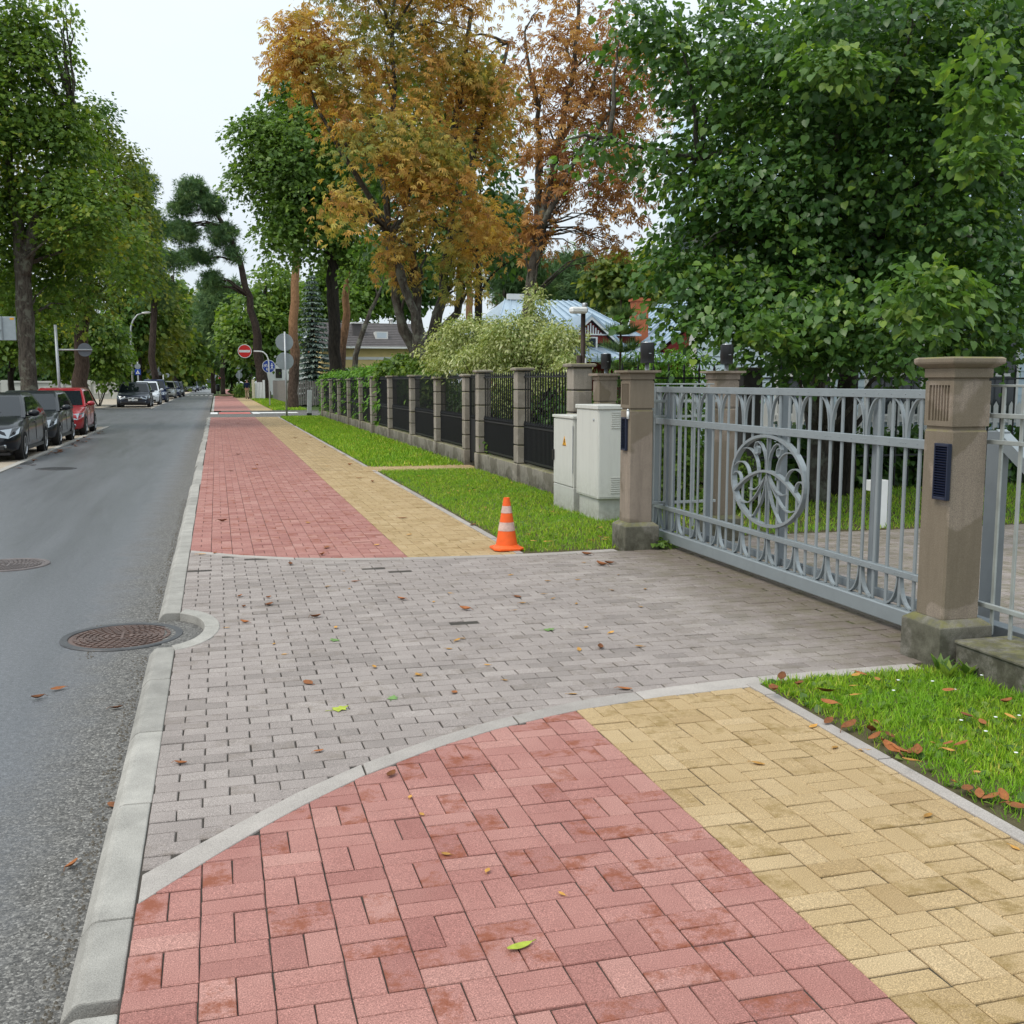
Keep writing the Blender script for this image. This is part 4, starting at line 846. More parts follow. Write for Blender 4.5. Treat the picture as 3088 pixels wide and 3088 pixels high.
b = MB(); b.add([(-.6, -3.6, 2.55), (5.2, -3.6, 2.55), (5.2, .3, 3.25), (-.6, .3, 3.25)], [(0, 1, 2, 3)]); b.box(-.6, 5.2, -3.62, -3.5, 2.4, 2.54); p2 = b.build('porch_roof', MROOF, t); seams(p2, (-.6, -3.6, 2.55), (5.2, -3.6, 2.55), (-.6, .3, 3.25), (5.2, .3, 3.25), 10)
b = MB(); b.add([(2.9, -2.5, 2.9), (2.9, 5, 2.9), (6.2, 5, 5.25), (6.2, -2.5, 5.25), (9.5, -2.5, 2.9), (9.5, 5, 2.9)], [(0, 1, 2, 3), (3, 2, 5, 4)]); wr = b.build('wing_roof', MROOF, t); seams(wr, (2.9, -2.5, 2.9), (2.9, 5, 2.9), (6.2, -2.5, 5.25), (6.2, 5, 5.25), 13)
b = MB(); b.box(3.3, 9.1, -2.2, 4.7, -.1, 2.9); b.prism([(3.3, 2.9), (9.1, 2.9), (6.2, 5.1)], 'y', -2.2, 4.7); b.build('wing_wall', RWOOD, t)
cx = at(1925, 950, 43).x-14; MB().box(cx-.3, cx+.3, .6, 1.2, 2.6, 5.05).build('chimney', BRICK, t); MB().box(cx-.36, cx+.36, .54, 1.26, 5.05, 5.18).build('chimney_cap', BRICK, t)
# pale blue boarded house behind the linden
BLUE = mat('pale_blue_boards', (.52, .64, .72), .6, .06, 4, .3, per=.05)
t = thing('blue_house', 'pale blue boarded house with white windows behind the big linden', 'house', (9.1, 19.6, 0), math.radians(-25))
b = MB(); b.box(.02, 13, .03, 9, -.1, 4.6); b.build('wall', BLUE, t)
bm_ = MB().prism([(0, 0), (-.028, 0), (-.012, .148), (0, .148)], 'x', 0, 13).mesh('board', BLUE); bs = MB().prism([(0, 0), (-.028, 0), (-.012, .148), (0, .148)], 'x', 0, 9).mesh('board', BLUE)
for k in range(28):
    link('board', bm_, t, (0, .03, .35+k*.15)); o = link('board', bs, t, (.02, 9, .35+k*.15)); o.rotation_euler.z = -PI/2
MB().box(-.03, .12, -.02, .10, -.1, 4.6).build('corner_board', TRIM, t); MB().box(-.02, 13, -.03, .03, -.1, .34).build('foundation', PLINTH, t)
b = MB(); b.prism([(-.6, 4.5), (4.5, 7.5), (9.6, 4.5), (9.6, 4.65), (4.5, 7.7), (-.6, 4.65)], 'x', -.5, 13.5); b.build('roof', MROOF, t)
for x in (2.2, 3.9, 5.6, 7.6):
    w = MB(); w.box(x-.55, x+.55, -.03, .02, .95, 2.55); w = w.build('window', TRIM, t)
    for a, c in ((-.48, -.03), (.03, .48)):
        for z0, z1 in ((1.03, 1.75), (1.81, 2.47)): MB().box(x+a, x+c, -.034, -.0305, z0, z1).build('pane', GLASS, w)
    MB().box(x-.62, x+.62, -.1, .02, .88, .95).build('sill', TRIM, w)
t = thing('white_paling_fence', 'white paling fence in front of the blue house behind the linden trunk', 'fence', (9.6, 17.95, 0), math.radians(-25))
bm_ = MB().prism([(-.04, .1), (.04, .1), (.04, 1.22), (0, 1.3), (-.04, 1.22)], 'y', 0, .02).mesh('paling', TRIM)
for k in range(40): link('paling', bm_, t, (k*.13, 0, 0))
MB().box(-.1, 5.3, .022, .06, .35, .43).build('rail', TRIM, t); MB().box(-.1, 5.3, .022, .06, .95, 1.03).build('rail', TRIM, t)
# grey paling fence beyond the side street
OLDW = mat('weathered_boards', (.20, .185, .17), .9, .25, 9, .1, per=.18)
t = thing('paling_fence', 'weathered grey paling fence round the corner beyond the side street', 'fence', (5.15, 71.5, 0))
bm_ = MB().prism([(-.055, .12), (.055, .12), (.055, 1.68), (0, 1.76), (-.055, 1.68)], 'y', 0, .025).mesh('paling', OLDW)
for k in range(46): o = link('paling', bm_, t, (.06+k*.155, random.uniform(-.004, .004), random.uniform(-.03, .03)))
b = MB()
for k in range(250): z = random.uniform(-.03, .03); b.box(-.025, 0, .1+k*.125, .215+k*.125, .05, 1.74+z)
tag(b.build('paling_row', OLDW, t), kind='stuff')
b = MB(); b.box(0, 7.2, .027, .07, .4, .5); b.box(0, 7.2, .027, .07, 1.3, 1.4); b.build('rail', OLDW, t)
t = thing('white_gate', 'white wicket gate between posts left of the leaning pine', 'gate', (at(778, 1180, 104).x, 104, 0))
MB().box(-.55, -.3, -.12, .12, -.1, 1.85).build('post', mat('cream_paint', (.62, .58, .42), .6), t); MB().box(.45, .65, -.1, .1, -.1, 1.8).build('post', WHITE, t)
for k in range(5): MB().box(-.26+k*.14, -.14+k*.14, -.02, .02, .1, 1.6).build('board', WHITE, t)
t = thing('garden_wall', 'long low pale grey panelled wall far left beyond the cars', 'wall', (-24, 108, 0))
PALE = mat('pale_wall', (.55, .55, .5), .8, .12, 1, .2); PALED = mat('pale_wall_panel', (.42, .42, .38), .8, .12, 1, .2)
MB().box(-12, 15, 0, .3, -.1, 1.55).build('wall', PALED, t); MB().box(-12, 15, -.08, .38, 1.55, 1.72).build('coping', PALE, t)
for k in range(12): MB().box(-12+k*2.4, -11.45+k*2.4, -.12, .42, -.1, 1.8).build('post', PALE, t)
for k in range(11): MB().box(-11.2+k*2.4, -9.9+k*2.4, -.04, .0, .5, 1.2).build('panel', PALE, t)
t = thing('white_house', 'white house wall glimpsed through leaves far left behind the maple', 'house', (-30, 140, 0))
MB().box(-8, 8, 0, 8, -.1, 5).build('wall', TRIM, t); b = MB(); gable_roof(b, -8.5, 8.5, -.6, 8.6, 4.9, 7.5); b.build('roof', GROOF, t)
t = thing('kick_scooter', 'teal kick scooter parked upright on the far left pavement', 'scooter', tuple(gnd(336, 1194, .03)))
TEAL = mat('teal_paint', (.03, .42, .32), .4)
MB().cbox(-.09, .09, -.1, .9, .12, .18, .02).build('deck', BLACKP, t); MB().tube([(0, 0, .15), (0, .12, 1.7)], .05, 8).build('stem', TEAL, t, True); MB().tube([(-.32, .12, 1.75), (.32, .12, 1.75)], .03, 6).build('handlebar', BLACKP, t)
for y in (-.05, .95): MB().lathe([(.05, -.03), (.13, -.03), (.13, .03), (.05, .03)], 14, mat=Matrix.Translation((0, y, .13)) @ Matrix.Rotation(PI/2, 4, 'Y')).build('wheel', BLACKP, t)
# ================================================================== CARS
def paint(name, c, flake=.2): 
    M_, t, b, o = new_mat(name); b.inputs['Base Color'].default_value = c+(1,); b.inputs['Roughness'].default_value = .35; b.inputs['Metallic'].default_value = flake
    b.inputs['Coat Weight'].default_value = .55 if max(c) < .1 else .8; b.inputs['Specular IOR Level'].default_value = .2 if max(c) < .1 else .5; b.inputs['Coat Roughness'].default_value = .03; return M_
TYRE = mat('tyre', (.012, .012, .013), .85, .1, 20, .2); RIM = mat('alloy', (.5, .51, .53), .3, .05, 9, .5, metal=.8)
CGL = new_mat('car_glass'); CGL[2].inputs['Base Color'].default_value = (.012, .016, .02, 1); CGL[2].inputs['Roughness'].default_value = .03; CGL[2].inputs['Specular IOR Level'].default_value = .3; CGL = CGL[0]
LAMP = new_mat('headlight_glass'); LAMP[2].inputs['Base Color'].default_value = (.34, .37, .40, 1); LAMP[2].inputs['Roughness'].default_value = .12; LAMP[2].inputs['Metallic'].default_value = .4; LAMP = LAMP[0]
CHR = mat('chrome', (.7, .71, .72), .15, 0, 9, .5, metal=1)
def wheel(parent, x, y, r, s_, w=.2):
    R90 = Matrix.Rotation(PI/2*s_, 4, 'Y'); M0 = Matrix.Translation((x, y, r)) @ R90
    p = MB().lathe([(r*.62, -w/2), (r*.93, -w/2), (r, -w*.36), (r, w*.36), (r*.93, w/2), (r*.66, w/2), (r*.64, w*.3), (r*.2, w*.28), (.001, w*.28)], 28, mat=M0).build('wheel', TYRE, parent, angle=40)
    b = MB(); b.lathe([(r*.56, w*.40), (r*.66, w*.5), (r*.60, w*.5), (r*.55, w*.34)], 28, mat=M0)
    for k in range(5):
        a = 2*PI*k/5; q = M0 @ Matrix.Rotation(a, 4, 'Z')
        for d in (-.09, .09): b.box(-r*.045+d*r, r*.045+d*r, r*.1, r*.60, w*.30, w*.44, q)
    b.lathe([(r*.16, w*.3), (r*.15, w*.46), (.001, w*.47)], 12, mat=M0); b.build('rim', RIM, p)
def car(label, x, y, colour, kind='hatch', Lc=4.25, Wc=1.78, Hc=1.46, plate=None, emblem=False, bumper=None):
    """front faces the viewer (-Y); side loft of cross-sections, greenhouse, arches, lamps, wheels"""
    t = thing('parked_car', label, 'car', (x, y, KZ+.01), 0, 'cars parked along the left of the road')
    w = Wc/2; r = .315 if kind != 'van' else .35; tall = kind in ('mpv', 'van')
    hood = .70 if not tall else .82; hood1 = .93 if not tall else 1.08; boot = .98 if kind != 'sedan' else 1.0
    yw0 = .27 if not tall else .17; yw1 = .47 if not tall else .33; yr1 = {'sedan': .74, 'hatch': .88, 'mpv': .93, 'van': .975}[kind]; yr0 = {'sedan': .90, 'hatch': .975, 'mpv': .985, 'van': .99}[kind]
    st = [(0, .66, .26, hood-.12, .80), (.012, .80, .22, hood-.04, .86), (.045, .93, .20, hood+.03, .9), (.11, .985, .20, hood+.10, .93), (.19, 1.0, .19, hood1-.06, .95), (yw0, 1.0, .19, hood1, .97), (.5, 1.0, .19, hood1+.03, .97), (.75, 1.0, .2, hood1+.05, .97), (.88, .99, .22, boot+.04, .95), (.96, .95, .26, boot, .92), (.99, .88, .32, boot-.06, .88), (1.0, .8, .4, boot-.16, .82)]
    v = []; f = []
    for (u, ww, zb, zt, sh) in st:
        W_ = w*ww; zm = zb+(zt-zb)*.55
        half = [(0, zb), (W_*.86, zb), (W_*.965, zb+.05), (W_, zb+.18), (W_*.995, zm), (W_*.985, zt-.13), (W_*sh*.985, zt-.045), (W_*sh*.86, zt), (0, zt+.025)]
        v += [(px, u*Lc, pz) for px, pz in half]+[(-px, u*Lc, pz) for px, pz in half[-2:0:-1]]
    n = 16
    for i in range(len(st)-1): f += [(i*n+k, i*n+(k+1) % n, i*n+n+(k+1) % n, i*n+n+k) for k in range(n)]
    f += [tuple(range(n-1, -1, -1)), tuple(range((len(st)-1)*n, len(st)*n))]
    body = MB().add(v, f).build('body', colour, t, angle=42)
    zb = hood1-.02; zr = Hc; wi = w*.965; wr = w*.74
    ring = lambda y0, y1, W_, z: [(-W_, y0, z), (W_, y0, z), (W_, y1, z), (-W_, y1, z)]
    lv = [(0, zb), (.45, None), (.86, None), (1, zr)]; v = []
    for k, _ in lv:
        z = zb+(zr-zb)*k; kk = k if k < 1 else 1.0; bulge = math.sin(PI*min(k, .9))*.02
        ins = .0 if k < 1 else .05
        v += ring(Lc*(yw0+(yw1-yw0)*kk)+ins*1.6, Lc*(yr0+(yr1-yr0)*kk)-ins, wi+(wr-wi)*kk+bulge-ins, z)
    f = [(a*4+i, a*4+(i+1) % 4, a*4+4+(i+1) % 4, a*4+4+i) for a in range(3) for i in range(4)]+[(12, 13, 14, 15)]
    MB().add(v, f).build('cabin', colour, t, bevel=.03, angle=50)
    P = lambda k, sx, end: Vector(((wi+(wr-wi)*k+math.sin(PI*min(k, .9))*.02)*sx, Lc*((yw0+(yw1-yw0)*k) if end == 0 else (yr0+(yr1-yr0)*k)), zb+(zr-zb)*k))
    ws = []
    for k in (.06, .45, .84): ws += [P(k, -1, 0)*1.0, P(k, 1, 0)*1.0]
    q = [(p.x*(.90), p.y-.012, p.z) for p in ws]; MB().add(q, [(0, 1, 3, 2), (2, 3, 5, 4)]).build('windscreen', CGL, t)
    if kind != 'van':
        ws = [P(k, sx, 1) for k in (.12, .8) for sx in (-1, 1)]; MB().add([(p.x*.88, p.y+.012, p.z) for p in ws], [(0, 1, 3, 2)]).build('rear_window', CGL, t)
    for sx in (-1, 1):
        cuts = [(.05, .44), (.47, .80)] if kind != 'van' else [(.02, .3)]
        if kind == 'mpv': cuts = [(.03, .36), (.39, .68), (.71, .95)]
        for a, c in cuts:
            q = []
            for k in (.08, .46, .82):
                A, B = P(k, sx, 0), P(k, sx, 1); A.y += .06; B.y -= .04
                for u in (a, c): p = A.lerp(B, u); q.append((p.x+sx*.012, p.y, p.z))
            MB().add(q, [(0, 1, 3, 2), (2, 3, 5, 4)]).build('side_window', CGL, t)
        # trim along the windows, door seams, handle
        m_ = MB()
        for u in (.30, .52, .74): m_.box(sx*(w+.001)-.004, sx*(w+.001)+.004, Lc*u-.004, Lc*u+.004, .36, hood1-.06)
        m_.build('door_seam', BLACKP, t); m_ = MB(); m_.cbox(sx*(w+.012)-.012, sx*(w+.012)+.012, Lc*.47, Lc*.505, hood1-.17, hood1-.14, .004); m_.build('door_handle', colour, t)
        MB().box(sx*(w*.99)-.012, sx*(w*.99)+.012, Lc*.22, Lc*.78, .2, .27).build('sill', BLACKP, t)
        for u in (.185, .80):
            yc = Lc*u; Ma = Matrix.Translation((sx*(w-.1), yc, r+.01)) @ Matrix.Rotation(PI/2*sx, 4, 'Y')
            MB().lathe([(r*1.17, -.08), (r*1.17, .099), (r*1.05, .1035), (.001, .1035)], 28, mat=Ma).build('wheel_arch', BLACKP, t); wheel(t, sx*(w-.085), yc, r, sx)
        # mirror
        m_ = MB(); m_.lathe([(.02, -.07), (.085, -.06), (.1, 0), (.085, .05), (.03, .07)], 12, mat=Matrix.Translation((sx*(w+.11), Lc*(yw0+.055), hood1+.07)) @ Matrix.Rotation(PI/2, 4, 'X') @ Matrix.Diagonal((1.25, .8, 1, 1))); m_.box(min(sx*(w-.06), sx*(w+.06)), max(sx*(w-.06), sx*(w+.06)), Lc*(yw0+.05), Lc*(yw0+.07), hood1, hood1+.05); m_.build('mirror', colour, t, True)
        # headlight: swept block on the corner
        z0, z1 = hood-.20, hood-.02; pts = [(w*.44, -.012, z0+.05), (w*.80, .055, z0), (w*.985, .30, z0+.10), (w*.99, .50, z1+.05), (w*.86, .22, z1+.025), (w*.46, .04, z1-.02)]
        q = [(sx*a, b_-.018, c) for a, b_, c in pts]+[(sx*a*.9, b_+.12, c) for a, b_, c in pts]
        MB().add(q, [(0, 1, 2, 3, 4, 5)]+[(i, (i+1) % 6, 6+(i+1) % 6, 6+i) for i in range(6)]).build('headlight', LAMP, t)
        m_ = MB(); m_.cbox(sx*w*.66-.09, sx*w*.66+.09, -.0, .06, .30, .37, .015); m_.build('fog_light', LAMP, t)
    bm2 = bumper or colour
    m_ = MB(); m_.cbox(-w*.52, w*.52, -.022, .05, hood-.26, hood-.13, .015); m_.build('grille', BLACKP, t); m_ = MB(); m_.cbox(-w*.54, w*.54, -.028, .0, hood-.13, hood-.11, .004); m_.build('grille_trim', CHR, t)
    m_ = MB(); m_.cbox(-w*.74, w*.74, -.016, .08, .235, .37, .03); m_.build('lower_grille', BLACKP, t)
    m_ = MB(); m_.cbox(-.26, .26, -.036, -.02, .40, .51, .004); pl = m_.build('number_plate', WHITE, t)
    if plate:
        cu = bpy.data.curves.new('plate_text', 'FONT'); cu.body = plate; cu.size = .105; cu.align_x = 'CENTER'; cu.align_y = 'CENTER'; cu.extrude = .001
        o = bpy.data.objects.new('plate_text', cu); me = bpy.data.meshes.new_from_object(o); bpy.data.objects.remove(o); me.materials.append(BLACKP)
        o = link('plate_text', me, pl, (0, -.038, .455)); o.rotation_euler = (PI/2, 0, 0)
    if emblem:
        MB().lathe([(.085, 0), (.08, .012), (.001, .014)], 20, mat=Matrix.Translation((0, -.03, hood-.19)) @ Matrix.Rotation(PI/2, 4, 'X')).build('emblem', CHR, t)
        m_ = MB(); pts = [(-w*.30, hood-.09), (w*.30, hood-.09), (w*.24, hood-.25), (0, hood-.30), (-w*.24, hood-.25)]; m_.strip([(a, -.034, c) for a, c in pts+pts[:1]], (0, 1, 0), .02, .025); m_.build('grille_ring', CHR, t)
    for sx in (-1, 1): MB().tube([(sx*.1-.35*sx+.1, Lc*yw0-.0, hood1+.035), (sx*.1+.3, Lc*yw0+.06, hood1+.1)], .009, 5).build('wiper', BLACKP, t)
    MB().box(-w*.8, w*.8, Lc*.03, Lc*.97, .14, .2).build('underside', BLACKP, t); return t
PB, PG, PR, PDG, PW_, PDB, PSV = paint('black_paint', (.006, .007, .011)), paint('dark_grey_paint', (.018, .021, .026)), paint('red_paint', (.36, .012, .022)), paint('charcoal_paint', (.03, .036, .055)), paint('white_car_paint', (.62, .66, .70), .0), paint('navy_paint', (.012, .022, .06)), paint('silver_paint', (.45, .45, .42), .5)
car('shiny black saloon car, nearest of the parked row at the left edge', -5.03, 24.5, PB, 'sedan', 4.8, 1.86, 1.45)
car('dark grey hatchback parked between the black saloon and the red car', -5.0, 30.15, PG, 'hatch', 4.3, 1.78, 1.45)
car('red hatchback parked behind the two dark cars', -4.98, 36.0, PR, 'hatch', 4.25, 1.78, 1.50)
c4 = car('dark charcoal hatchback facing us across the side street, first of the far row', -5.35, 74.8, PDG, 'hatch', 4.3, 1.86, 1.55, plate='HB 8451', emblem=True); c4.scale = (1.13, 1.05, 1.08)
c5 = car('small white car just behind the charcoal hatchback', -5.0, 82, PW_, 'hatch', 3.8, 1.75, 1.55); c5.scale = (1.1, 1, 1.12)
c6 = car('tall navy people carrier behind the small white car', -5.0, 92, PDB, 'mpv', 4.7, 1.95, 1.85)
c6.scale = (1.05, 1, 1.02)
car('silver beige car behind the navy people carrier', -4.95, 113, PSV, 'mpv', 4.5, 1.9, 1.75)
car('dark car with pale windows right behind the silver one', -4.75, 121, PDB, 'mpv', 4.5, 1.9, 1.75)
car('black car last of the first far group', -4.6, 129, PB, 'hatch', 4.5, 1.9, 1.7)
for i, (yy, px, pt, lb, kd) in enumerate([(188, 570, PW_, 'white car, first of the farthest group of parked cars', 'hatch'), (203, 580, PDB, 'navy car after the first white one in the farthest group', 'hatch'), (216, 589, PW_, 'second white car in the farthest group', 'mpv'), (240, 600, PDB, 'navy car ahead of the white van at the road end', 'hatch'), (258, 606, PG, 'dark grey car beside the white van at the road end', 'hatch')]):
    o = car(lb, at(px, 1151, yy).x, yy, pt, kd, 4.3, 1.85, 1.6); o.scale = (1.15,)*3
o = car('white van at the far end of the road', at(626, 1151, 285).x, 285, PW_, 'van', 5.5, 2.05, 2.15); o.scale = (1.1,)*3
# ================================================================== PERSON walking away
SKIN = mat('skin', (.42, .24, .17), .6, .08, 20, .3); NAVYC = mat('navy_cloth', (.012, .018, .05), .9, .2, 14, .1); KHA = mat('khaki_cloth', (.36, .29, .19), .9, .15, 10, .1); HAIR = mat('dark_hair', (.03, .025, .022), .8, .2, 40, .2); SHOE = mat('dark_shoe', (.02, .02, .022), .6)
pp = gnd(746, 1203)
person = thing('person', 'man seen from behind walking away in a navy jacket and khaki trousers', 'person', (pp.x, pp.y, 0))
def skin(name, joints, edges, mt, parent, root=0, levels=2):
    me = bpy.data.meshes.new(name); me.from_pydata([j[0] for j in joints], edges, []); o = link(name, me, parent)
    sm = o.modifiers.new('skin', 'SKIN'); sm.use_smooth_shade = True
    for v, j in zip(me.skin_vertices[0].data, joints): r = j[1]; v.radius = (r, r) if isinstance(r, float) else r
    me.skin_vertices[0].data[root].use_root = True
    ss = o.modifiers.new('sub', 'SUBSURF'); ss.levels = levels; ss.render_levels = levels
    dg = bpy.context.evaluated_depsgraph_get(); m2 = bpy.data.meshes.new_from_object(o.evaluated_get(dg)); o.modifiers.clear(); o.data = m2; m2.materials.clear(); m2.materials.append(mt); m2.shade_smooth(); return o
# local: +Y is the walking direction
J = [((0, 0, 1.0), .13), ((0, .0, 1.22), .13), ((0, .01, 1.45), (.17, .12)), ((0, .02, 1.60), .06), ((0, .035, 1.68), .065), ((0, .03, 1.78), .09), ((0, .02, 1.86), .07),
     ((-.19, 0, 1.50), .06), ((-.25, -.05, 1.24), .046), ((-.24, .05, 1.0), .036), ((-.235, .09, .92), (.022, .04)),
     ((.19, 0, 1.50), .06), ((.25, .03, 1.24), .046), ((.25, -.02, 1.0), .036), ((.25, -.03, .92), (.022, .04)),
     ((-.1, .02, .92), .09), ((-.1, .16, .52), .06), ((-.1, .1, .12), .042), ((-.1, .24, .05), .035),
     ((.1, 0, .92), .09), ((.1, -.02, .52), .06), ((.1, -.24, .16), .042), ((.1, -.14, .05), .035)]
E_ = [(0, 1), (1, 2), (2, 3), (3, 4), (4, 5), (5, 6), (2, 7), (7, 8), (8, 9), (9, 10), (2, 11), (11, 12), (12, 13), (13, 14), (0, 15), (15, 16), (16, 17), (17, 18), (0, 19), (19, 20), (20, 21), (21, 22)]
skin('body', J, E_, SKIN, person)
skin('jacket', [((0, 0, .96), (.19, .14)), ((0, 0, 1.2), (.18, .14)), ((0, .01, 1.46), (.2, .14)), ((0, .015, 1.57), (.09, .08)), ((-.2, 0, 1.49), .085), ((-.265, -.05, 1.24), .07), ((-.25, .05, 1.0), .055), ((.2, 0, 1.49), .085), ((.265, .03, 1.24), .07), ((.265, -.02, 1.0), .055)], [(0, 1), (1, 2), (2, 3), (2, 4), (4, 5), (5, 6), (2, 7), (7, 8), (8, 9)], NAVYC, person)
skin('trousers', [((0, 0, 1.0), (.17, .13)), ((-.1, .03, .86), .115), ((-.1, .16, .52), .085), ((-.1, .1, .13), .07), ((.1, 0, .86), .115), ((.1, -.02, .52), .085), ((.1, -.23, .18), .07)], [(0, 1), (1, 2), (2, 3), (0, 4), (4, 5), (5, 6)], KHA, person)
skin('hair', [((0, .0, 1.76), (.085, .08)), ((0, .0, 1.84), (.095, .1)), ((0, .02, 1.89), .06)], [(0, 1), (1, 2)], HAIR, person)
b = MB()
for s_ in (-1, 1): b.lathe([(.012, -.008), (.03, 0), (.012, .008)], 10, mat=Matrix.Translation((s_*.098, .03, 1.775)) @ Matrix.Rotation(PI/2, 4, 'Y') @ Matrix.Diagonal((1.3, .7, 1, 1)))
b.lathe([(.012, 0), (.02, .02), (.006, .05)], 8, mat=Matrix.Translation((0, .105, 1.755)) @ Matrix.Rotation(.3, 4, 'X')); b.box(-.025, .025, .105, .122, 1.715, 1.722); b.build('face', SKIN, person, True)
b = MB()
for s_ in (-1, 1): b.lathe([(.012, 0), (.008, .006), (.001, .008)], 8, mat=Matrix.Translation((s_*.032, .112, 1.79)) @ Matrix.Rotation(-PI/2, 4, 'X'))
b.build('eyes', SHOE, person)
for s_, hx, hy in ((-1, -.235, .09), (1, .25, -.03)):
    b = MB()
    for k, (dy, ln) in enumerate(((-.03, .075), (-.01, .09), (.01, .085), (.03, .065))): b.tube([(hx, hy+dy, .92), (hx, hy+dy*1.1, .92-ln*.55), (hx-s_*.012, hy+dy, .92-ln)], [.010, .009, .007], 6)
    b.tube([(hx, hy+.035, .96), (hx-s_*.02, hy+.06, .925), (hx-s_*.025, hy+.062, .895)], [.012, .010, .008], 6); b.build('fingers', SKIN, person, True)
b = MB()
for x, y, z, p in ((-.1, .1, .0, 0), (.1, -.24, .05, .5)): b.add([Matrix.Translation((x, y, z)) @ Matrix.Rotation(-p, 4, 'X') @ Vector(q) for q in [(a*w_, yy, zz) for yy, w_, h in ((-.09, .045, .09), (.0, .055, .10), (.12, .058, .065), (.2, .045, .045), (.225, .02, .03)) for a, zz in ((-1, 0), (1, 0), (.8, h), (-.8, h))]], [(i*4+k, i*4+(k+1) % 4, i*4+4+(k+1) % 4, i*4+4+k) for i in range(4) for k in range(4)]+[(3, 2, 1, 0), (16, 17, 18, 19)])
b.build('shoes', SHOE, person, bevel=.01)
# ================================================================== TREES, SHRUBS, GRASS, FALLEN LEAVES
DV = PW/1932.0                                       # the measurements below were read from a 1932 px wide view of the photograph
def B(x, y, rx, ry, Y, rz=None):
    c = at(x*DV, y*DV, Y); k = DV*((c-Vector((0, 0, CAM_H))).dot(F_))/FPX
    return (c, (rx*k, (rz if rz is not None else (rx+ry)/2)*k, ry*k))
def pt(x, y, Y): return at(x*DV, y*DV, Y)
TPL = {
 'broad': ([(0, 0, 0), (.42, -.36, .07), (1, 0, -.08), (.42, .36, .07)], [(0, 1, 2), (0, 2, 3)]),
 'slim': ([(0, 0, 0), (.45, -.2, .05), (1, 0, -.12), (.45, .2, .05)], [(0, 1, 2), (0, 2, 3)]),
 'heart': ([(0, 0, 0), (-.1, .22, .03), (.12, .45, .07), (.55, .38, .05), (1, 0, -.12), (.55, -.38, .05), (.12, -.45, .07), (-.1, -.22, .03), (.45, 0, -.02)], [(0, 1, 2, 8), (2, 3, 4, 8), (0, 8, 6, 7), (8, 4, 5, 6)]),
 'maple': ([(0, 0, 0), (.1, .5, .02), (.42, .28, .04), (.62, .5, 0), (.68, .2, .03), (1, 0, -.06), (.68, -.2, .03), (.62, -.5, 0), (.42, -.28, .04), (.1, -.5, .02), (.4, 0, -.03)], [(0, 1, 2, 10), (2, 3, 4, 10), (10, 4, 5), (10, 5, 6), (10, 6, 7, 8), (0, 10, 8, 9)]),
 'blade': ([(0, -.03, 0), (0, .03, 0), (.55, .022, .04), (.55, -.022, .04), (1, 0, .2)], [(0, 1, 2, 3), (3, 2, 4)]),
}
def _palm():
    v = []; f = []
    for a in (-1.25, -.6, 0, .6, 1.25):
        l = 1-.22*abs(a); c, s_ = math.cos(a), math.sin(a); n = len(v); dz = -.30
        for x, y, z in ((.04, 0, 0), (.6*l, -.12, .02+dz*.35), (l, 0, dz), (.6*l, .12, .02+dz*.35)): v.append((x*c-y*s_, x*s_+y*c, z))
        f += [(n, n+1, n+2), (n, n+2, n+3)]
    return v, f
TPL['palm'] = _palm()
def _tuft(nn=9, wd=.05):
    v = []; f = []; r_ = random.Random(3)
    for i in range(nn):
        a = 2*PI*i/nn*2.4; e = .25+.9*((i*7) % nn)/nn
        d = Vector((math.cos(e), math.sin(e)*math.cos(a), math.sin(e)*math.sin(a))); s_ = d.cross(Vector((.3, .5, .8))).normalized()*wd; n = len(v)
        v += [tuple(-s_), tuple(s_), tuple(d)]; f.append((n, n+1, n+2))
    return v, f
TPL['tuft'] = _tuft()
def norm(a): return a/np.maximum(np.linalg.norm(a, axis=-1, keepdims=True), 1e-9)
def leaf_mesh(name, mt, pos, axis, nrm, size, rnd, kind):
    """many copies of a leaf shape, each at its own place, direction and size, as one mesh"""
    tv, tf = TPL[kind]; tv = np.array(tv, np.float32); n, k = len(pos), len(tv)
    axis = norm(axis); side = norm(np.cross(nrm, axis)); nz_ = np.cross(axis, side)
    V = pos[:, None, :]+size[:, None, None]*(tv[None, :, 0, None]*axis[:, None]+tv[None, :, 1, None]*side[:, None]+tv[None, :, 2, None]*nz_[:, None])
    me = bpy.data.meshes.new(name); me.vertices.add(n*k); me.vertices.foreach_set('co', V.reshape(-1).astype(np.float32))
    ls = np.array([len(q) for q in tf], np.int32); li = np.array([i for q in tf for i in q], np.int32)
    loops = (li[None, :]+(np.arange(n, dtype=np.int32)*k)[:, None]).reshape(-1); tot = np.tile(ls, n)
    me.loops.add(len(loops)); me.loops.foreach_set('vertex_index', loops)
    me.polygons.add(len(tot)); me.polygons.foreach_set('loop_start', (np.cumsum(tot)-tot).astype(np.int32)); me.polygons.foreach_set('loop_total', tot.astype(np.int32))
    me.attributes.new('rnd', 'FLOAT', 'FACE').data.foreach_set('value', np.repeat(rnd, len(tf)).astype(np.float32))
    me.materials.append(mt); me.update(calc_edges=True); return me
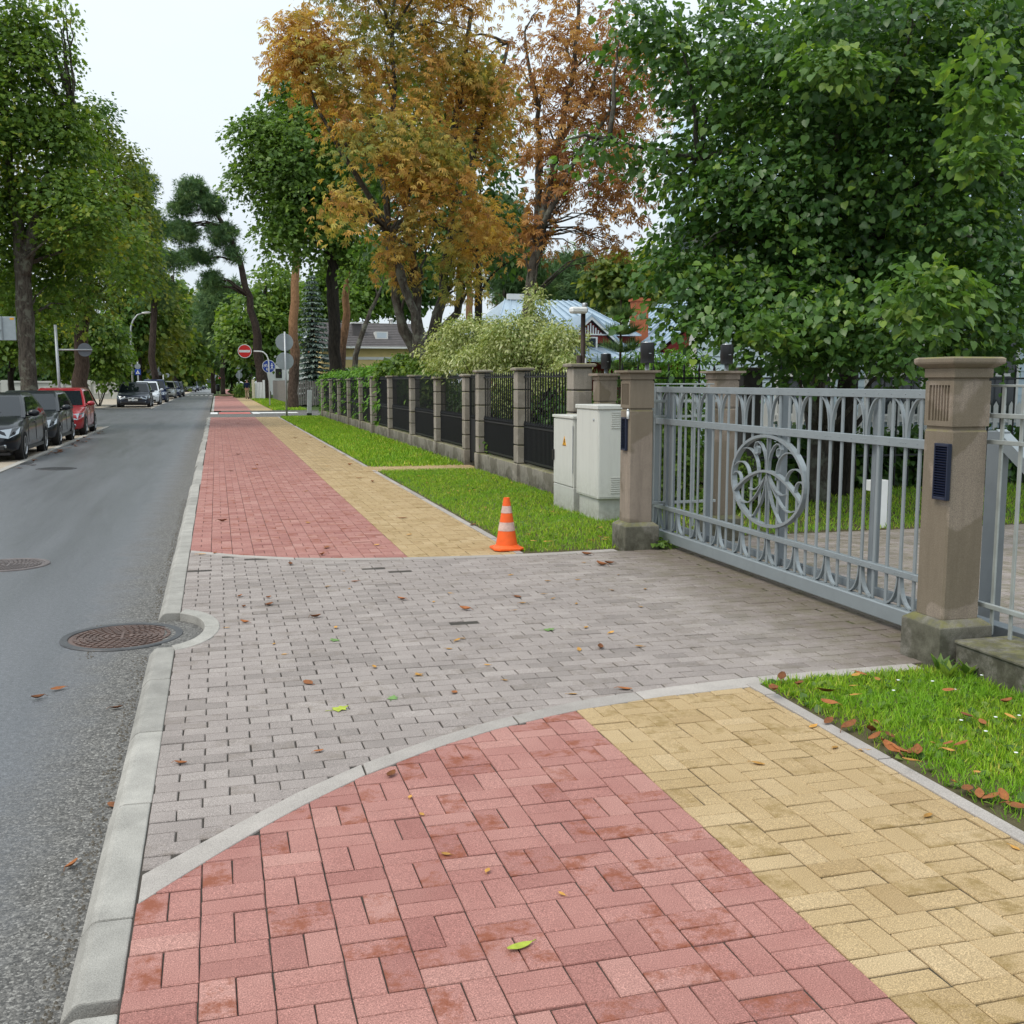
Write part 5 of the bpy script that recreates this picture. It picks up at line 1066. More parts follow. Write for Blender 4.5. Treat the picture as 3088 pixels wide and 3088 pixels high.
def crown(name, mt, parent, blobs, n_spray, per, kind, size, spray_r, shell=.5, droop=.35, flat=.25, up=.8, hang=.25, base=(0, 0, 0), cut=None):
    C_ = np.array([tuple(b[0]) for b in blobs]); R3 = np.array([b[1] for b in blobs]); wgt = np.array([(r[0]*r[2]+r[0]*r[1]+r[1]*r[2]) for r in R3]); wgt /= wgt.sum()
    bi = rng.choice(len(blobs), n_spray, p=wgt); d = norm(rng.normal(size=(n_spray, 3)))
    rad = shell+(1.06-shell)*rng.random(n_spray)**.6
    sc = C_[bi]+d*R3[bi]*rad[:, None]
    if cut is not None: keep = cut(sc); sc, d, bi = sc[keep], d[keep], bi[keep]; n_spray = len(sc)
    a = norm(d*np.array([1, 1, .35])+np.array([0, 0, -droop])+rng.normal(size=d.shape)*.25)
    nr = norm(d*.55+np.array([0, 0, up])+rng.normal(size=d.shape)*.18); b = norm(np.cross(nr, a)); a = np.cross(b, nr)
    sr = spray_r*(.6+.8*rng.random(n_spray)); tone = rng.random(n_spray)
    i = np.repeat(np.arange(n_spray), per); m_ = len(i)
    rr = np.sqrt(rng.random(m_)); th = rng.random(m_)*2*PI; u = rr*np.cos(th); v = rr*np.sin(th)*.75
    P = sc[i]+(a[i]*u[:, None]+b[i]*v[:, None])*sr[i][:, None]+nr[i]*((rng.normal(size=m_)*flat-(rr**2)*droop)*sr[i])[:, None]
    ax = a[i]*(u+.5)[:, None]+b[i]*v[:, None]+rng.normal(size=(m_, 3))*.45+np.array([0, 0, -hang])
    ln = nr[i]+rng.normal(size=(m_, 3))*.42
    sz = size*(.45+.95*rng.random(m_)**1.2); rn = np.clip(tone[i]*.55+rng.random(m_)*.45, .001, .999)
    me = leaf_mesh(name, mt, P-np.array(base), ax, ln, sz, rn, kind); return link(name, me, parent)
def limb_mb(paths, base, n=9, wob=.03):
    b = MB()
    for p in paths:
        pts = [Vector(q[:3])-Vector(base) for q in p]; r = [q[3] for q in p]
        # resample with a little waviness
        out = []; rr = []
        for (p0, p1, r0, r1) in zip(pts, pts[1:], r, r[1:]):
            for s_ in range(4):
                k = s_/4; q = p0.lerp(p1, k); w = wob*(p1-p0).length
                out.append(q+Vector((random.uniform(-w, w), random.uniform(-w, w), 0))*(1 if out else 0)); rr.append((r0+(r1-r0)*k)*random.uniform(.94, 1.06))
        out.append(pts[-1]); rr.append(r[-1]); b.tube(out, rr, n)
    return b
def twigs(paths_from, blobs, n, r0=.05):
    """branches from points on the limbs into the crown"""
    res = []
    for _ in range(n):
        bl = random.choice(blobs); c = Vector(bl[0]); d = Vector((random.gauss(0, 1), random.gauss(0, 1), random.gauss(0, 1))).normalized()
        e = c+Vector((d.x*bl[1][0], d.y*bl[1][1], d.z*bl[1][2]))*.8
        s_ = min((Vector(q[:3]) for p in paths_from for q in p[1:]), key=lambda q: (q-e).length+max(0, q.z-e.z)*2+random.random()*1.5)
        mid = s_.lerp(e, .5)+Vector((0, 0, .12*(e-s_).length)); res.append([(*s_, r0), (*mid, r0*.6), (*e, r0*.15)])
    return res
def tree(name, label, base, paths, blobs, mt, bark, n_spray, per, kind, size, spray_r, nt_=14, tr=.05, group='trees along the street', cat='tree', extra=None, **k):
    t = thing(name, label, cat, tuple(base), 0, group)
    if paths:
        b = limb_mb(paths, base)
        if nt_: b2 = limb_mb(twigs(paths, blobs, nt_, tr), base, 6, .05); b.add(b2.v, b2.f)
        b.build('trunk', bark, t, True)
    crown('crown', mt, t, blobs, n_spray, per, kind, size, spray_r, base=tuple(base), **k)
    if extra: crown('crown', extra[0], t, extra[1], *extra[2:], base=tuple(base), **k)
    return t
G1_, G2_ = (.030, .062, .018), (.055, .105, .024)
LINDEN = leaf_mat('linden_leaf', [(0, (0.043, 0.104, 0.031)), (.45, (0.073, 0.158, 0.041)), (.8, (0.134, 0.249, 0.047)), (1, (0.305, 0.416, 0.057))], 0.42, .38, .5)
LINDENL = leaf_mat('linden_young_leaf', [(0, (0.065, 0.144, 0.033)), (.6, (0.130, 0.237, 0.050)), (1, (0.286, 0.375, 0.066))], 0.45, .4, .5)
CHEST = leaf_mat('withered_chestnut_leaf', [(0, (0.221, 0.100, 0.044)), (.35, (0.463, 0.243, 0.075)), (.7, (0.706, 0.432, 0.120)), (1, (0.596, 0.573, 0.169))], 0.45, .7, .2, patch=[(0, (0.100, 0.215, 0.070)), (.5, (0.353, 0.374, 0.114)), (1, (0.662, 0.488, 0.132))], pscale=.42, pt_=.49)
CHESTR = leaf_mat('red_chestnut_leaf', [(0, (0.160, 0.068, 0.038)), (.5, (0.395, 0.192, 0.078)), (1, (0.646, 0.383, 0.132))], 0.45, .7, .2)
MAPLE = leaf_mat('maple_leaf', [(0, (0.058, 0.122, 0.025)), (.5, (0.121, 0.209, 0.034)), (.85, (0.230, 0.332, 0.044)), (1, (0.461, 0.434, 0.051))], 0.45, .5, .35, patch=[(0, (0.189, 0.204, 0.034)), (.6, (0.407, 0.357, 0.051)), (1, (0.650, 0.434, 0.061))], pscale=.28, pt_=.58)
MAPLEY = leaf_mat('yellowing_maple_leaf', [(0, (0.067, 0.110, 0.024)), (.4, (0.149, 0.199, 0.037)), (.8, (0.279, 0.309, 0.049)), (1, (0.466, 0.377, 0.058))], 0.45, .5, .35, patch=[(0, (0.037, 0.099, 0.024)), (1, (0.112, 0.220, 0.042))], pscale=.2)
FRESH = leaf_mat('fresh_leaf', [(0, (0.055, 0.122, 0.022)), (.5, (0.133, 0.230, 0.036)), (1, (0.266, 0.360, 0.055))], .4, .45, .4)
DARKG = leaf_mat('dark_leaf', [(0, (0.028, 0.076, 0.020)), (.6, (0.065, 0.139, 0.030)), (1, (0.139, 0.246, 0.042))], 0.38, .45, .4)
GREEN = leaf_mat('green_leaf', [(0, (0.054, 0.116, 0.025)), (.5, (0.119, 0.210, 0.037)), (1, (0.223, 0.336, 0.055))], 0.45, .45, .4)
PINE = leaf_mat('pine_needle', [(0, (0.052, 0.112, 0.046)), (.6, (0.110, 0.199, 0.073)), (1, (0.217, 0.305, 0.095))], 0.2, .6, .25)
SPRUCE = leaf_mat('blue_spruce_needle', [(0, (0.060, 0.098, 0.084)), (.5, (0.143, 0.203, 0.182)), (1, (0.300, 0.360, 0.280))], .1, .6, .25)
THUJA = leaf_mat('thuja_spray', [(0, (0.048, 0.122, 0.021)), (.5, (0.121, 0.269, 0.031)), (1, (0.270, 0.490, 0.051))], .25, .5, .3)
DOGW = leaf_mat('variegated_leaf', [(0, (0.119, 0.190, 0.051)), (.3, (0.261, 0.333, 0.103)), (.55, (0.475, 0.511, 0.227)), (1, (0.737, 0.737, 0.476))], .3, .5, .35, patch=[(0, (0.107, 0.166, 0.035)), (.6, (0.297, 0.345, 0.080)), (1, (0.594, 0.594, 0.284))], pscale=1.5)
BARK = bark_mat('grey_bark', (.035, .03, .025), (.11, .095, .078), lichen=(.16, .165, .13)); BARKD = bark_mat('dark_bark', (.014, .012, .010), (.045, .038, .03))
BARKP = bark_mat('pine_bark', (.03, .022, .018), (.12, .085, .065), 7, 3, top=(.36, .20, .105), z0=3.4, z1=6.5); BARKB = bark_mat('brown_bark', (.035, .024, .018), (.11, .075, .055))
BARKPD = bark_mat('dark_pine_bark', (.018, .014, .012), (.075, .055, .045), 7, 3)
def P_(lst, Y, k=1.0):                               # limb path from view coordinates: (x, y, width in view px [, Y])
    r = []
    for q in lst:
        Yq = q[3] if len(q) > 3 else Y; p = pt(q[0], q[1], Yq); r.append((p.x, p.y, p.z, q[2]/2*DV*Yq*1.03/FPX))
    return r
def down(path, z=-.1):                               # carry the first point down to the ground
    x, y, _, r = path[0]; return [(x, y, z, r*1.25)]+path
def bs(path): return (path[0][0], path[0][1], 0)
# ---- the big linden behind the gate -------------------------------------
pa = down(P_([(1545, 830, 50), (1535, 640, 40), (1560, 420, 34), (1580, 200, 26), (1590, -60, 16)], 13.0))
p2 = P_([(1538, 640, 30), (1650, 450, 24), (1740, 250, 18), (1800, 60, 10)], 12.2); p3 = P_([(1548, 600, 26), (1430, 440, 20), (1320, 300, 12), (1150, 265, 4)], 12.8)
lb = [B(1560, 300, 300, 280, 12.8), B(1760, 300, 250, 320, 11.8), B(1430, 470, 210, 130, 12.5), B(1300, 535, 105, 75, 12.2), B(1480, 590, 190, 88, 11.6), B(1690, 590, 220, 98, 10.8), B(1880, 560, 110, 125, 10.5),
      B(1270, 300, 95, 60, 12.8, 45), B(1130, 272, 95, 22, 12.8, 30), B(1345, 110, 150, 110, 13), B(1230, 45, 95, 50, 13), B(1700, 60, 330, 140, 11.5), B(1400, 350, 130, 80, 12.4), B(1330, 598, 80, 26, 11.8), B(1560, 665, 120, 38, 11.4)]
tree('linden_tree', 'huge dark green linden with drooping leafy branches over the grey gate', bs(pa), [pa, p2, p3], lb, LINDEN, BARK, 1600, 36, 'heart', .082, .44, 40, .035, shell=.42, droop=.55, hang=.35, up=1.25, flat=.10,
     extra=(LINDENL, [B(1745, 545, 105, 62, 8.6, 60), B(1850, 195, 65, 130, 8.6, 60), B(1575, 120, 80, 45, 10.5, 60), B(1440, 610, 70, 25, 10.8, 40)], 105, 24, 'heart', .085, .30))
# second trunk beside it
pb = down(P_([(1592, 830, 42), (1600, 640, 34), (1680, 380, 26), (1760, 100, 16)], 13.6)); 
tree('linden_tree', 'second darker linden trunk beside the big one, its crown filling the upper right', bs(pb), [pb], [B(1720, 200, 260, 260, 15), B(1860, 480, 170, 200, 15.5), B(1500, 150, 220, 170, 15.5), B(1560, 480, 240, 150, 15)], DARKG, BARKD, 700, 30, 'heart', .10, .5, 20, .04, droop=.55, up=1.2, flat=.12)
# ---- withered horse chestnuts behind the fence ----------------------------
Y = 30
st = [P_([(796, 690, 28), (752, 600, 17), (738, 450, 14), (722, 330, 10), (690, 180, 6)], Y), P_([(792, 690, 26), (785, 560, 17), (768, 420, 13), (745, 250, 12), (740, 60, 6)], Y-.4), P_([(802, 690, 28), (838, 560, 18), (852, 400, 14), (858, 220, 14), (890, 20, 7)], Y+.3),
      P_([(800, 690, 22), (860, 590, 15), (878, 400, 12), (905, 230, 12), (960, 80, 6)], Y+.8), P_([(806, 690, 24), (780, 590, 16), (735, 440, 12), (640, 280, 8), (560, 120, 4)], Y-1)]
st[0] = down(st[0])
cb = [B(630, 110, 125, 105, 29, 80), B(800, 100, 150, 110, 30, 90), B(920, 190, 75, 125, 30.5, 70), B(720, 255, 120, 95, 28.5, 80), B(560, 85, 60, 65, 29), B(650, 385, 62, 42, 28), B(820, 310, 90, 85, 29), B(750, -60, 230, 70, 29.5), B(925, 430, 45, 50, 31), B(790, 420, 40, 50, 28.6), B(895, 400, 40, 55, 29)]
tree('horse_chestnut', 'big horse chestnut with several trunks and a crown of withered brown leaves', bs(st[0]), st, cb+[B(772, 500, 22, 50, 29.5), B(870, 500, 40, 60, 30), B(735, 470, 25, 40, 29)], CHEST, BARK, 1150, 15, 'palm', .165, .62, 90, .05, shell=.25, droop=.45, flat=.14)
Y = 22
st = [down(P_([(985, 660, 24), (1000, 560, 20), (1022, 430, 18), (1050, 280, 13), (1085, 130, 9), (1095, -40, 5)], Y)), P_([(996, 600, 18), (1008, 450, 15), (1018, 330, 12), (1015, 200, 8), (990, 60, 4)], Y+.4), P_([(1022, 430, 12), (1085, 300, 9), (1150, 210, 6), (1220, 130, 3)], Y-.5), P_([(1050, 280, 9), (1110, 180, 6), (1170, 60, 3)], Y)]
tree('horse_chestnut', 'sparse horse chestnut with thin red brown foliage, sky showing through', bs(st[0]), st, [B(1080, 120, 130, 150, 22), B(1150, 330, 90, 120, 21.5), B(1040, 300, 55, 130, 22), B(1190, 180, 80, 90, 21.5), B(1010, 440, 40, 60, 22), B(1130, 460, 60, 35, 22)], CHESTR, BARK, 560, 8, 'palm', .145, .35, 60, .025, shell=.15, droop=.5)
# green tree to the left of and behind the chestnut
Y = 54
st = [down(P_([(634, 690, 22), (628, 560, 22), (626, 500, 18), (600, 380, 12), (560, 250, 6)], Y)), P_([(628, 510, 14), (648, 440, 11), (680, 320, 8), (700, 180, 4)], Y)]
tree('maple_tree', 'dense green tree on a single dark trunk left of the brown chestnut', bs(st[0]), st, [B(560, 310, 85, 120, 54), B(500, 255, 58, 50, 54), B(600, 440, 95, 45, 54), B(525, 425, 50, 58, 53), B(650, 300, 90, 110, 55), B(560, 180, 55, 60, 55), B(690, 470, 70, 35, 55), B(468, 330, 35, 40, 54)], GREEN, BARKD, 850, 40, 'maple', .2, 1.0, 30, .07, flat=.14, droop=.5, shell=.4)
pa = down(P_([(905, 690, 16), (900, 560, 14), (905, 420, 10)], 38)); tree('maple_tree', 'dark green tree filling the gaps behind the brown chestnut', bs(pa), [pa], [B(890, 370, 95, 110, 38), B(800, 420, 110, 100, 39), B(960, 440, 50, 60, 38), B(760, 250, 120, 120, 40), B(880, 200, 110, 110, 40)], DARKG, BARKD, 500, 20, 'broad', .26, .8, 12)
# ---- left side -----------------------------------------------------------
Y = 41
st = [down(P_([(55, 720, 27), (47, 600, 28), (42, 500, 25), (28, 400, 16), (10, 250, 9)], Y), -.2), P_([(44, 520, 24), (62, 430, 18), (90, 330, 11), (140, 220, 5)], Y), P_([(60, 440, 9), (130, 380, 6), (230, 330, 2)], Y)]
tree('maple_tree', 'large maple with a lichen grey trunk at the left edge behind the black cars', bs(st[0]), st, [B(40, 160, 105, 120, 41), B(95, 300, 105, 90, 41), B(20, 40, 85, 75, 41), B(125, 225, 45, 60, 41), B(160, 395, 100, 65, 40), B(20, 420, 80, 80, 42), B(60, 545, 120, 60, 43), B(-60, 250, 90, 220, 41), B(140, 470, 90, 50, 43), B(235, 470, 50, 60, 46), B(120, 10, 22, 14, 40)], MAPLE, BARK, 880, 46, 'maple', .155, .85, 46, .06, flat=.14, droop=.5, shell=.4)
Y = 70
st = [down(P_([(152, 720, 25), (158, 600, 20), (168, 480, 17), (175, 300, 10)], Y), -.2)]
tree('maple_tree', 'yellowing maple behind the red car with a straight brown trunk', bs(st[0]), st, [B(200, 330, 72, 100, 70), B(235, 430, 60, 90, 70), B(180, 240, 40, 55, 70), B(180, 460, 110, 80, 68), B(250, 505, 55, 45, 70), B(140, 560, 80, 40, 68)], MAPLEY, BARKB, 720, 36, 'broad', .25, 1.15, 24, .08, flat=.14, droop=.5, shell=.4)
st = [down(P_([(290, 715, 12), (290, 560, 11), (282, 400, 8), (270, 300, 4)], 95), -.2)]
tree('pine_tree', 'dark pine standing behind the yellowing maple', bs(st[0]), st, [B(262, 350, 24, 38, 95), B(285, 425, 36, 26, 95), B(315, 490, 32, 15, 94), B(265, 480, 40, 40, 96), B(290, 540, 30, 30, 95)], PINE, BARKPD, 420, 22, 'tuft', .42, .8, 16, .1, shell=.35, droop=.1)
st = [down(P_([(262, 715, 9), (262, 600, 8), (270, 480, 5)], 110), -.2)]
tree('maple_tree', 'olive tree over the street lamp on the left of the road', bs(st[0]), st, [B(290, 590, 60, 55, 108), B(240, 600, 50, 60, 108), B(320, 630, 40, 40, 115), B(270, 660, 40, 35, 112)], MAPLEY, BARKD, 420, 16, 'broad', .55, 1.2, 10, .08)
st = [down(P_([(330, 700, 10), (330, 600, 9), (325, 520, 6)], 150), -.2)]
tree('maple_tree', 'pale green tree at the far left of the road end', bs(st[0]), st, [B(345, 600, 45, 50, 150), B(365, 650, 35, 40, 150), B(320, 560, 30, 40, 150)], MAPLE, BARKD, 320, 16, 'broad', .8, 1.6, 8, .1)
st = [down(P_([(402, 705, 7), (404, 620, 6), (408, 560, 4)], 165), -.2)]
tree('pine_tree', 'tall dark conifer closing the view at the road end', bs(st[0]), st, [B(410, 575, 26, 35, 165), B(400, 625, 36, 40, 165), B(385, 670, 22, 22, 165), B(430, 660, 22, 28, 160)], PINE, BARKPD, 380, 20, 'tuft', .7, 1.3, 10, .12, droop=.1)
# the leaning pine
q0 = gnd(800, 1203); Yp = q0.y
st = [[(q0.x, q0.y, -.1, .66)]+P_([(497, 730, 21), (488, 660, 16), (470, 560, 12), (452, 495, 10), (425, 430, 8), (395, 385, 6), (370, 350, 4)], Yp)]
tree('pine_tree', 'leaning pine whose dark trunk tilts over the pavement towards the road', (q0.x, q0.y, 0), st, [B(362, 358, 28, 20, Yp), B(338, 388, 20, 16, Yp), B(395, 385, 24, 18, Yp), B(345, 435, 28, 18, Yp), B(418, 440, 26, 24, Yp), B(372, 482, 30, 13, Yp), B(440, 480, 14, 16, Yp), B(400, 530, 18, 16, Yp)], PINE, BARKPD, 420, 22, 'tuft', .42, .75, 30, .12, shell=.25, droop=.05)
st = [down(P_([(420, 700, 7), (420, 620, 6), (415, 560, 4)], 140))]
tree('pine_tree', 'dark pine below the leaning crown left of the pale green tree', bs(st[0]), st, [B(410, 565, 34, 26, 135), B(420, 610, 30, 32, 135), B(390, 610, 22, 32, 138), B(440, 550, 18, 18, 135)], PINE, BARKPD, 320, 20, 'tuft', .6, 1.1, 8, .1, droop=.1)
st = [down(P_([(490, 700, 12), (492, 620, 10), (500, 540, 6)], 122))]
tree('linden_tree', 'bright yellow green tree right of the leaning pine trunk', bs(st[0]), st, [B(470, 600, 52, 50, 122), B(520, 550, 45, 50, 124), B(455, 640, 38, 38, 120), B(510, 630, 48, 50, 122), B(540, 600, 40, 60, 126)], FRESH, BARKD, 620, 18, 'broad', .55, 1.2, 12, .1)
q0 = gnd(885, 1232)
st = [[(q0.x, q0.y, -.1, .36)]+P_([(554, 740, 18), (556, 640, 17), (558, 500, 14), (560, 380, 10), (565, 280, 5)], q0.y)]
tree('pine_tree', 'straight pine with an orange upper trunk standing by the sign backs', (q0.x, q0.y, 0), st, [B(565, 330, 50, 40, q0.y), B(590, 280, 50, 40, q0.y), B(540, 270, 40, 40, q0.y)], PINE, BARKP, 160, 14, 'tuft', .7, .9, 10, .08)
for (xs, Yq, lb_, bk) in (([(645, 680, 15), (653, 560, 13), (662, 480, 10), (668, 400, 7)], 58, 'orange pine trunk right of the dark trunk in front of the yellow house', BARKP), ([(672, 670, 10), (690, 610, 8), (712, 560, 6), (720, 540, 3)], 50, 'thin leaning grey trunk in front of the yellow house', BARK), ([(884, 640, 14), (886, 560, 13), (890, 480, 9)], 60, 'pinkish pine trunk between the chestnut and the variegated bush', BARKP), ([(938, 640, 7), (936, 560, 6), (934, 480, 5)], 80, 'thin distant pine trunk above the variegated bush', BARKP)):
    st = [down(P_(xs, Yq))]; e = st[0][-1]; c = Vector(e[:3])
    tree('pine_tree', lb_, bs(st[0]), st, [(c+Vector((random.uniform(-1, 1), 0, .6)), (1.4, 1.4, .9)), (c+Vector((.4, .3, 1.6)), (1.2, 1.2, .9))], PINE if bk is BARKP else GREEN, bk, 40, 12, 'tuft' if bk is BARKP else 'broad', .55 if bk is BARKP else .22, .6, 5, .04)
# blue spruce
Y = 74; c0 = pt(592, 725, Y); t = thing('blue_spruce', 'blue grey spruce behind the paling fence beside the orange pine', 'tree', (c0.x, Y, 0), 0, 'trees along the street')
zt = pt(588, 520, Y).z
MB().tube([(0, 0, -.1), (0, 0, zt*.5), (0, 0, zt)], [.2, .12, .02], 8).build('trunk', BARKB, t)
pos, ax, nr, sz = [], [], [], []
for lv in range(26):
    u = lv/25; z = .3+(zt-.3)*u; Rr = 1.75*(1-u)**.8+.12; nb = int(9+8*(1-u))
    for k in range(nb):
        a = 2*PI*(k+random.random()*.6)/nb+lv*.7; L_ = Rr*random.uniform(.75, 1.1)
        for j in range(int(4+L_*7)):
            f_ = (j+random.random())/(4+L_*7); r_ = L_*f_
            for s_ in (-1, 0, 1):
                pos.append((math.cos(a)*r_, math.sin(a)*r_, z-.28*r_+.1*f_*r_)); aa = a+s_*.8+random.gauss(0, .2)
                ax.append((math.cos(aa), math.sin(aa), -.45+random.gauss(0, .2))); nr.append((random.gauss(0, .3), random.gauss(0, .3), 1)); sz.append(random.uniform(.22, .42))
link('crown', leaf_mesh('crown', SPRUCE, np.array(pos), np.array(ax), np.array(nr), np.array(sz), rng.random(len(pos)), 'slim'), t)
# ---- background trees -------------------------------------------------------
def simple(px, py, blobs, Yq, label, mt, kind='broad', n=300, per=16, size=.5, sr=1.2, bark=BARKD, name='maple_tree', wdt=9):
    st = [down(P_([(px, 715, wdt), (px, (715+py)/2, wdt*.8), (px+3, py, wdt*.4)], Yq), -.2)]
    return tree(name, label, bs(st[0]), st, [B(*b, Yq+random.uniform(-2, 2)) for b in blobs], mt, bark, n, per, kind, size, sr, 8, .08)
simple(690, 540, [(690, 540, 50, 45), (720, 520, 40, 50), (670, 570, 35, 30)], 95, 'green tree behind the yellow house roof', GREEN, n=360)
simple(760, 520, [(760, 540, 50, 50), (800, 520, 40, 50)], 100, 'green tree behind the chestnut trunks', DARKG)
simple(615, 545, [(610, 560, 35, 50), (640, 510, 35, 40)], 105, 'green tree peeping out between the spruce and the dark trunk', GREEN)
simple(1090, 490, [(1085, 520, 60, 42), (1060, 560, 40, 30), (1120, 545, 45, 28)], 75, 'pine behind the pale metal roof', PINE, 'tuft', 330, 14, .7, 1.0, BARKPD, 'pine_tree')
simple(1165, 505, [(1160, 520, 45, 40), (1195, 560, 40, 40), (1230, 520, 50, 50)], 68, 'yellowing tree right of the pale roof', MAPLEY, n=330)
simple(950, 470, [(965, 500, 45, 60), (1000, 540, 40, 45), (940, 420, 40, 50)], 72, 'dark pine between the two chestnuts', PINE, 'tuft', 260, 14, .7, 1.0, BARKPD, 'pine_tree')
simple(20, 600, [(10, 620, 55, 60), (60, 640, 30, 40), (-20, 560, 60, 60)], 76, 'leafy yellow green tree behind the cut off direction sign', FRESH, n=420, size=.36, sr=.8)
simple(350, 660, [(345, 665, 26, 30), (365, 690, 22, 22), (330, 690, 30, 25)], 190, 'grey green tree above the farthest cars', MAPLEY, n=200, size=.9, sr=1.8)
simple(300, 680, [(300, 680, 26, 28), (285, 650, 22, 30)], 140, 'olive tree behind the blue crossing sign', MAPLEY, n=200, size=.7, sr=1.4)
simple(440, 690, [(445, 690, 22, 26), (460, 660, 25, 40)], 150, 'dark tree behind the walking man', DARKG, n=200, size=.7, sr=1.4)
simple(378, 700, [(375, 690, 20, 28), (395, 690, 22, 24)], 330, 'small bright tree closing the end of the road', GREEN, n=160, size=1.5, sr=3.0, wdt=5)
simple(1880, 600, [(1900, 650, 60, 60)], 24, 'dark tree at the right edge behind the blue house corner', DARKG, n=120, size=.25, sr=.6) if False else None
b_far = [B(x, 668+random.uniform(-12, 10), 55, 42, 360+random.uniform(-30, 60)) for x in range(300, 1340, 52)]+[B(x, 690, 60, 34, 240) for x in range(-40, 330, 60)]
t = tag(crown('distant_wood', GREEN, None, b_far, 1300, 14, 'broad', 2.0, 4.0), kind='stuff')
# ---- shrubs ------------------------------------------------------------------
def shrub(name, label, base, blobs, mt, n, per, kind, size, sr, stems=6, cat='shrub', group='garden shrubs', bark=BARKD, **k):
    t = thing(name, label, cat, base, 0, group)
    if stems:
        b = MB()
        for _ in range(stems):
            bl = random.choice(blobs); e = Vector(bl[0])-Vector(base)+Vector((random.gauss(0, bl[1][0]*.4), random.gauss(0, bl[1][1]*.3), 0)); s_ = Vector((random.uniform(-.1, .1), random.uniform(-.1, .1), -.05))
            b.tube([s_, s_.lerp(e, .5)+Vector((0, 0, .1)), e], [.03, .02, .006], 6)
        b.build('stems', bark, t, True)
    crown('foliage', mt, t, blobs, n, per, kind, size, sr, base=base, **k); return t
c = pt(960, 650, 21.5); shrub('variegated_bush', 'wide cream and green variegated bush spilling over the iron fence', (c.x, 21.5, 0), [B(890, 630, 70, 34, 23), B(990, 628, 80, 40, 20.8), B(835, 662, 45, 22, 24.6), B(1060, 645, 45, 34, 19.2), B(960, 672, 110, 24, 21.3), B(1012, 575, 12, 34, 20.8), B(900, 685, 90, 18, 22.8), B(1000, 735, 85, 50, 20.6), B(1075, 690, 25, 26, 18)], DOGW, 1700, 18, 'slim', .09, .26, 14, shell=.4)
c = pt(775, 690, 31.5); shrub('leafy_bush', 'fresh green bush between the chestnut trunk and the hedge', (c.x, 31.5, 0), [B(770, 682, 30, 14, 31.5), B(805, 690, 35, 18, 29), B(745, 692, 35, 14, 33), B(815, 735, 30, 40, 28)], FRESH, 380, 14, 'broad', .13, .3)
c = pt(1030, 800, 17.8); shrub('rose_bush', 'sparse rose bush with reddish leaves poking through the iron railings', (c.x+.2, 17.8, 0), [B(1035, 830, 25, 40, 17.8), B(985, 815, 20, 30, 18.6), B(940, 830, 20, 28, 19.2)], GREEN, 60, 9, 'broad', .075, .2)
c = pt(1010, 760, 20.5); shrub('leafy_bush', 'dark shrubs in the garden close behind the iron railings', (6.3, 20, 0), [(Vector((6.4, y, .8)), (.7, 1.4, .8)) for y in (17, 19.5, 22, 24.5, 27, 29.5)], DARKG, 700, 13, 'broad', .13, .35, 12)
t = thing('thuja_hedge', 'clipped bright green thuja hedge growing through the far railings', 'hedge', (5.75, 42, 0))
hb = [(Vector((5.52+random.uniform(-.05, .1), y, z+random.uniform(-.1, .1))), (.66, .9, .42)) for y in np.arange(33.0, 53.2, 1.3) for z in (.5, 1.05, 1.5, 1.78)]
MB().box(-.35, .35, -9, 11, 0, 1.7).build('stems', BARKD, t); crown('foliage', THUJA, t, hb, 3600, 14, 'slim', .15, .24, base=(5.75, 42, 0), droop=.5, hang=.5, shell=.7)
t = thing('thuja_hedge', 'tall square thuja hedge behind the pillar lamps left of the blue house', 'hedge', (pt(1272, 700, 17).x, 17, 0))
crown('foliage', THUJA, t, [(Vector((t.location.x+dx, 17.4, z)), (.38, .5, .45)) for dx in (-.45, 0, .4) for z in (.4, .9, 1.4, 1.85)], 520, 15, 'slim', .12, .2, base=tuple(t.location), droop=.5, hang=.5, shell=.7)
Y = 16.2; c0 = pt(1170, 700, Y); t = thing('young_pine', 'young pine with long needles rising between the pillars', 'tree', (c0.x, Y, 0)); zt = pt(1165, 560, Y).z
MB().tube([(0, 0, 0), (0, 0, zt)], [.04, .012], 7).build('trunk', BARKB, t)
pos, ax = [], []
for lv in range(9):
    z = .7+(zt-.75)*lv/8
    for k in range(7):
        a = 2*PI*k/7+lv*.5; L_ = (.62*(1-lv/9.5))
        for j in range(7): f_ = (j+1)/7; pos.append((math.cos(a)*L_*f_, math.sin(a)*L_*f_, z+.42*L_*f_)); ax.append((math.cos(a), math.sin(a), .75))
pos.append((0, 0, zt)); ax.append((0, 0, 1))
link('crown', leaf_mesh('crown', PINE, np.array(pos), np.array(ax, float), np.tile([.1, .2, 1.0], (len(pos), 1)), np.full(len(pos), .17), rng.random(len(pos)), 'tuft'), t)
shrub('leafy_bush', 'dark leafy shrubs along the inner fence behind the lawn', (10, 14.75, 0), [(Vector((x, 14.85, z)), (.7, .45, .36)) for x in np.arange(8.4, 14.5, .8) for z in (.25, .55)], DARKG, 800, 13, 'heart', .12, .3, 10)
c = pt(1400, 920, 12.3); shrub('box_bush', 'small green box bushes beside the pillar behind the gate ornament', (c.x, 12.3, 0), [B(1395, 905, 55, 48, 12.3), B(1450, 930, 50, 45, 12.6), B(1345, 950, 40, 40, 12.1), B(1290, 900, 40, 60, 13.2)], FRESH, 420, 14, 'broad', .05, .13, 5)
shrub('leafy_bush', 'leafy bush seen through the left end of the gate bars', (5.9, 13.2, 0), [(Vector((5.75, 13.0, .55)), (.35, .4, .45)), (Vector((5.9, 13.4, 1.0)), (.4, .4, .4))], GREEN, 150, 13, 'broad', .075, .2)
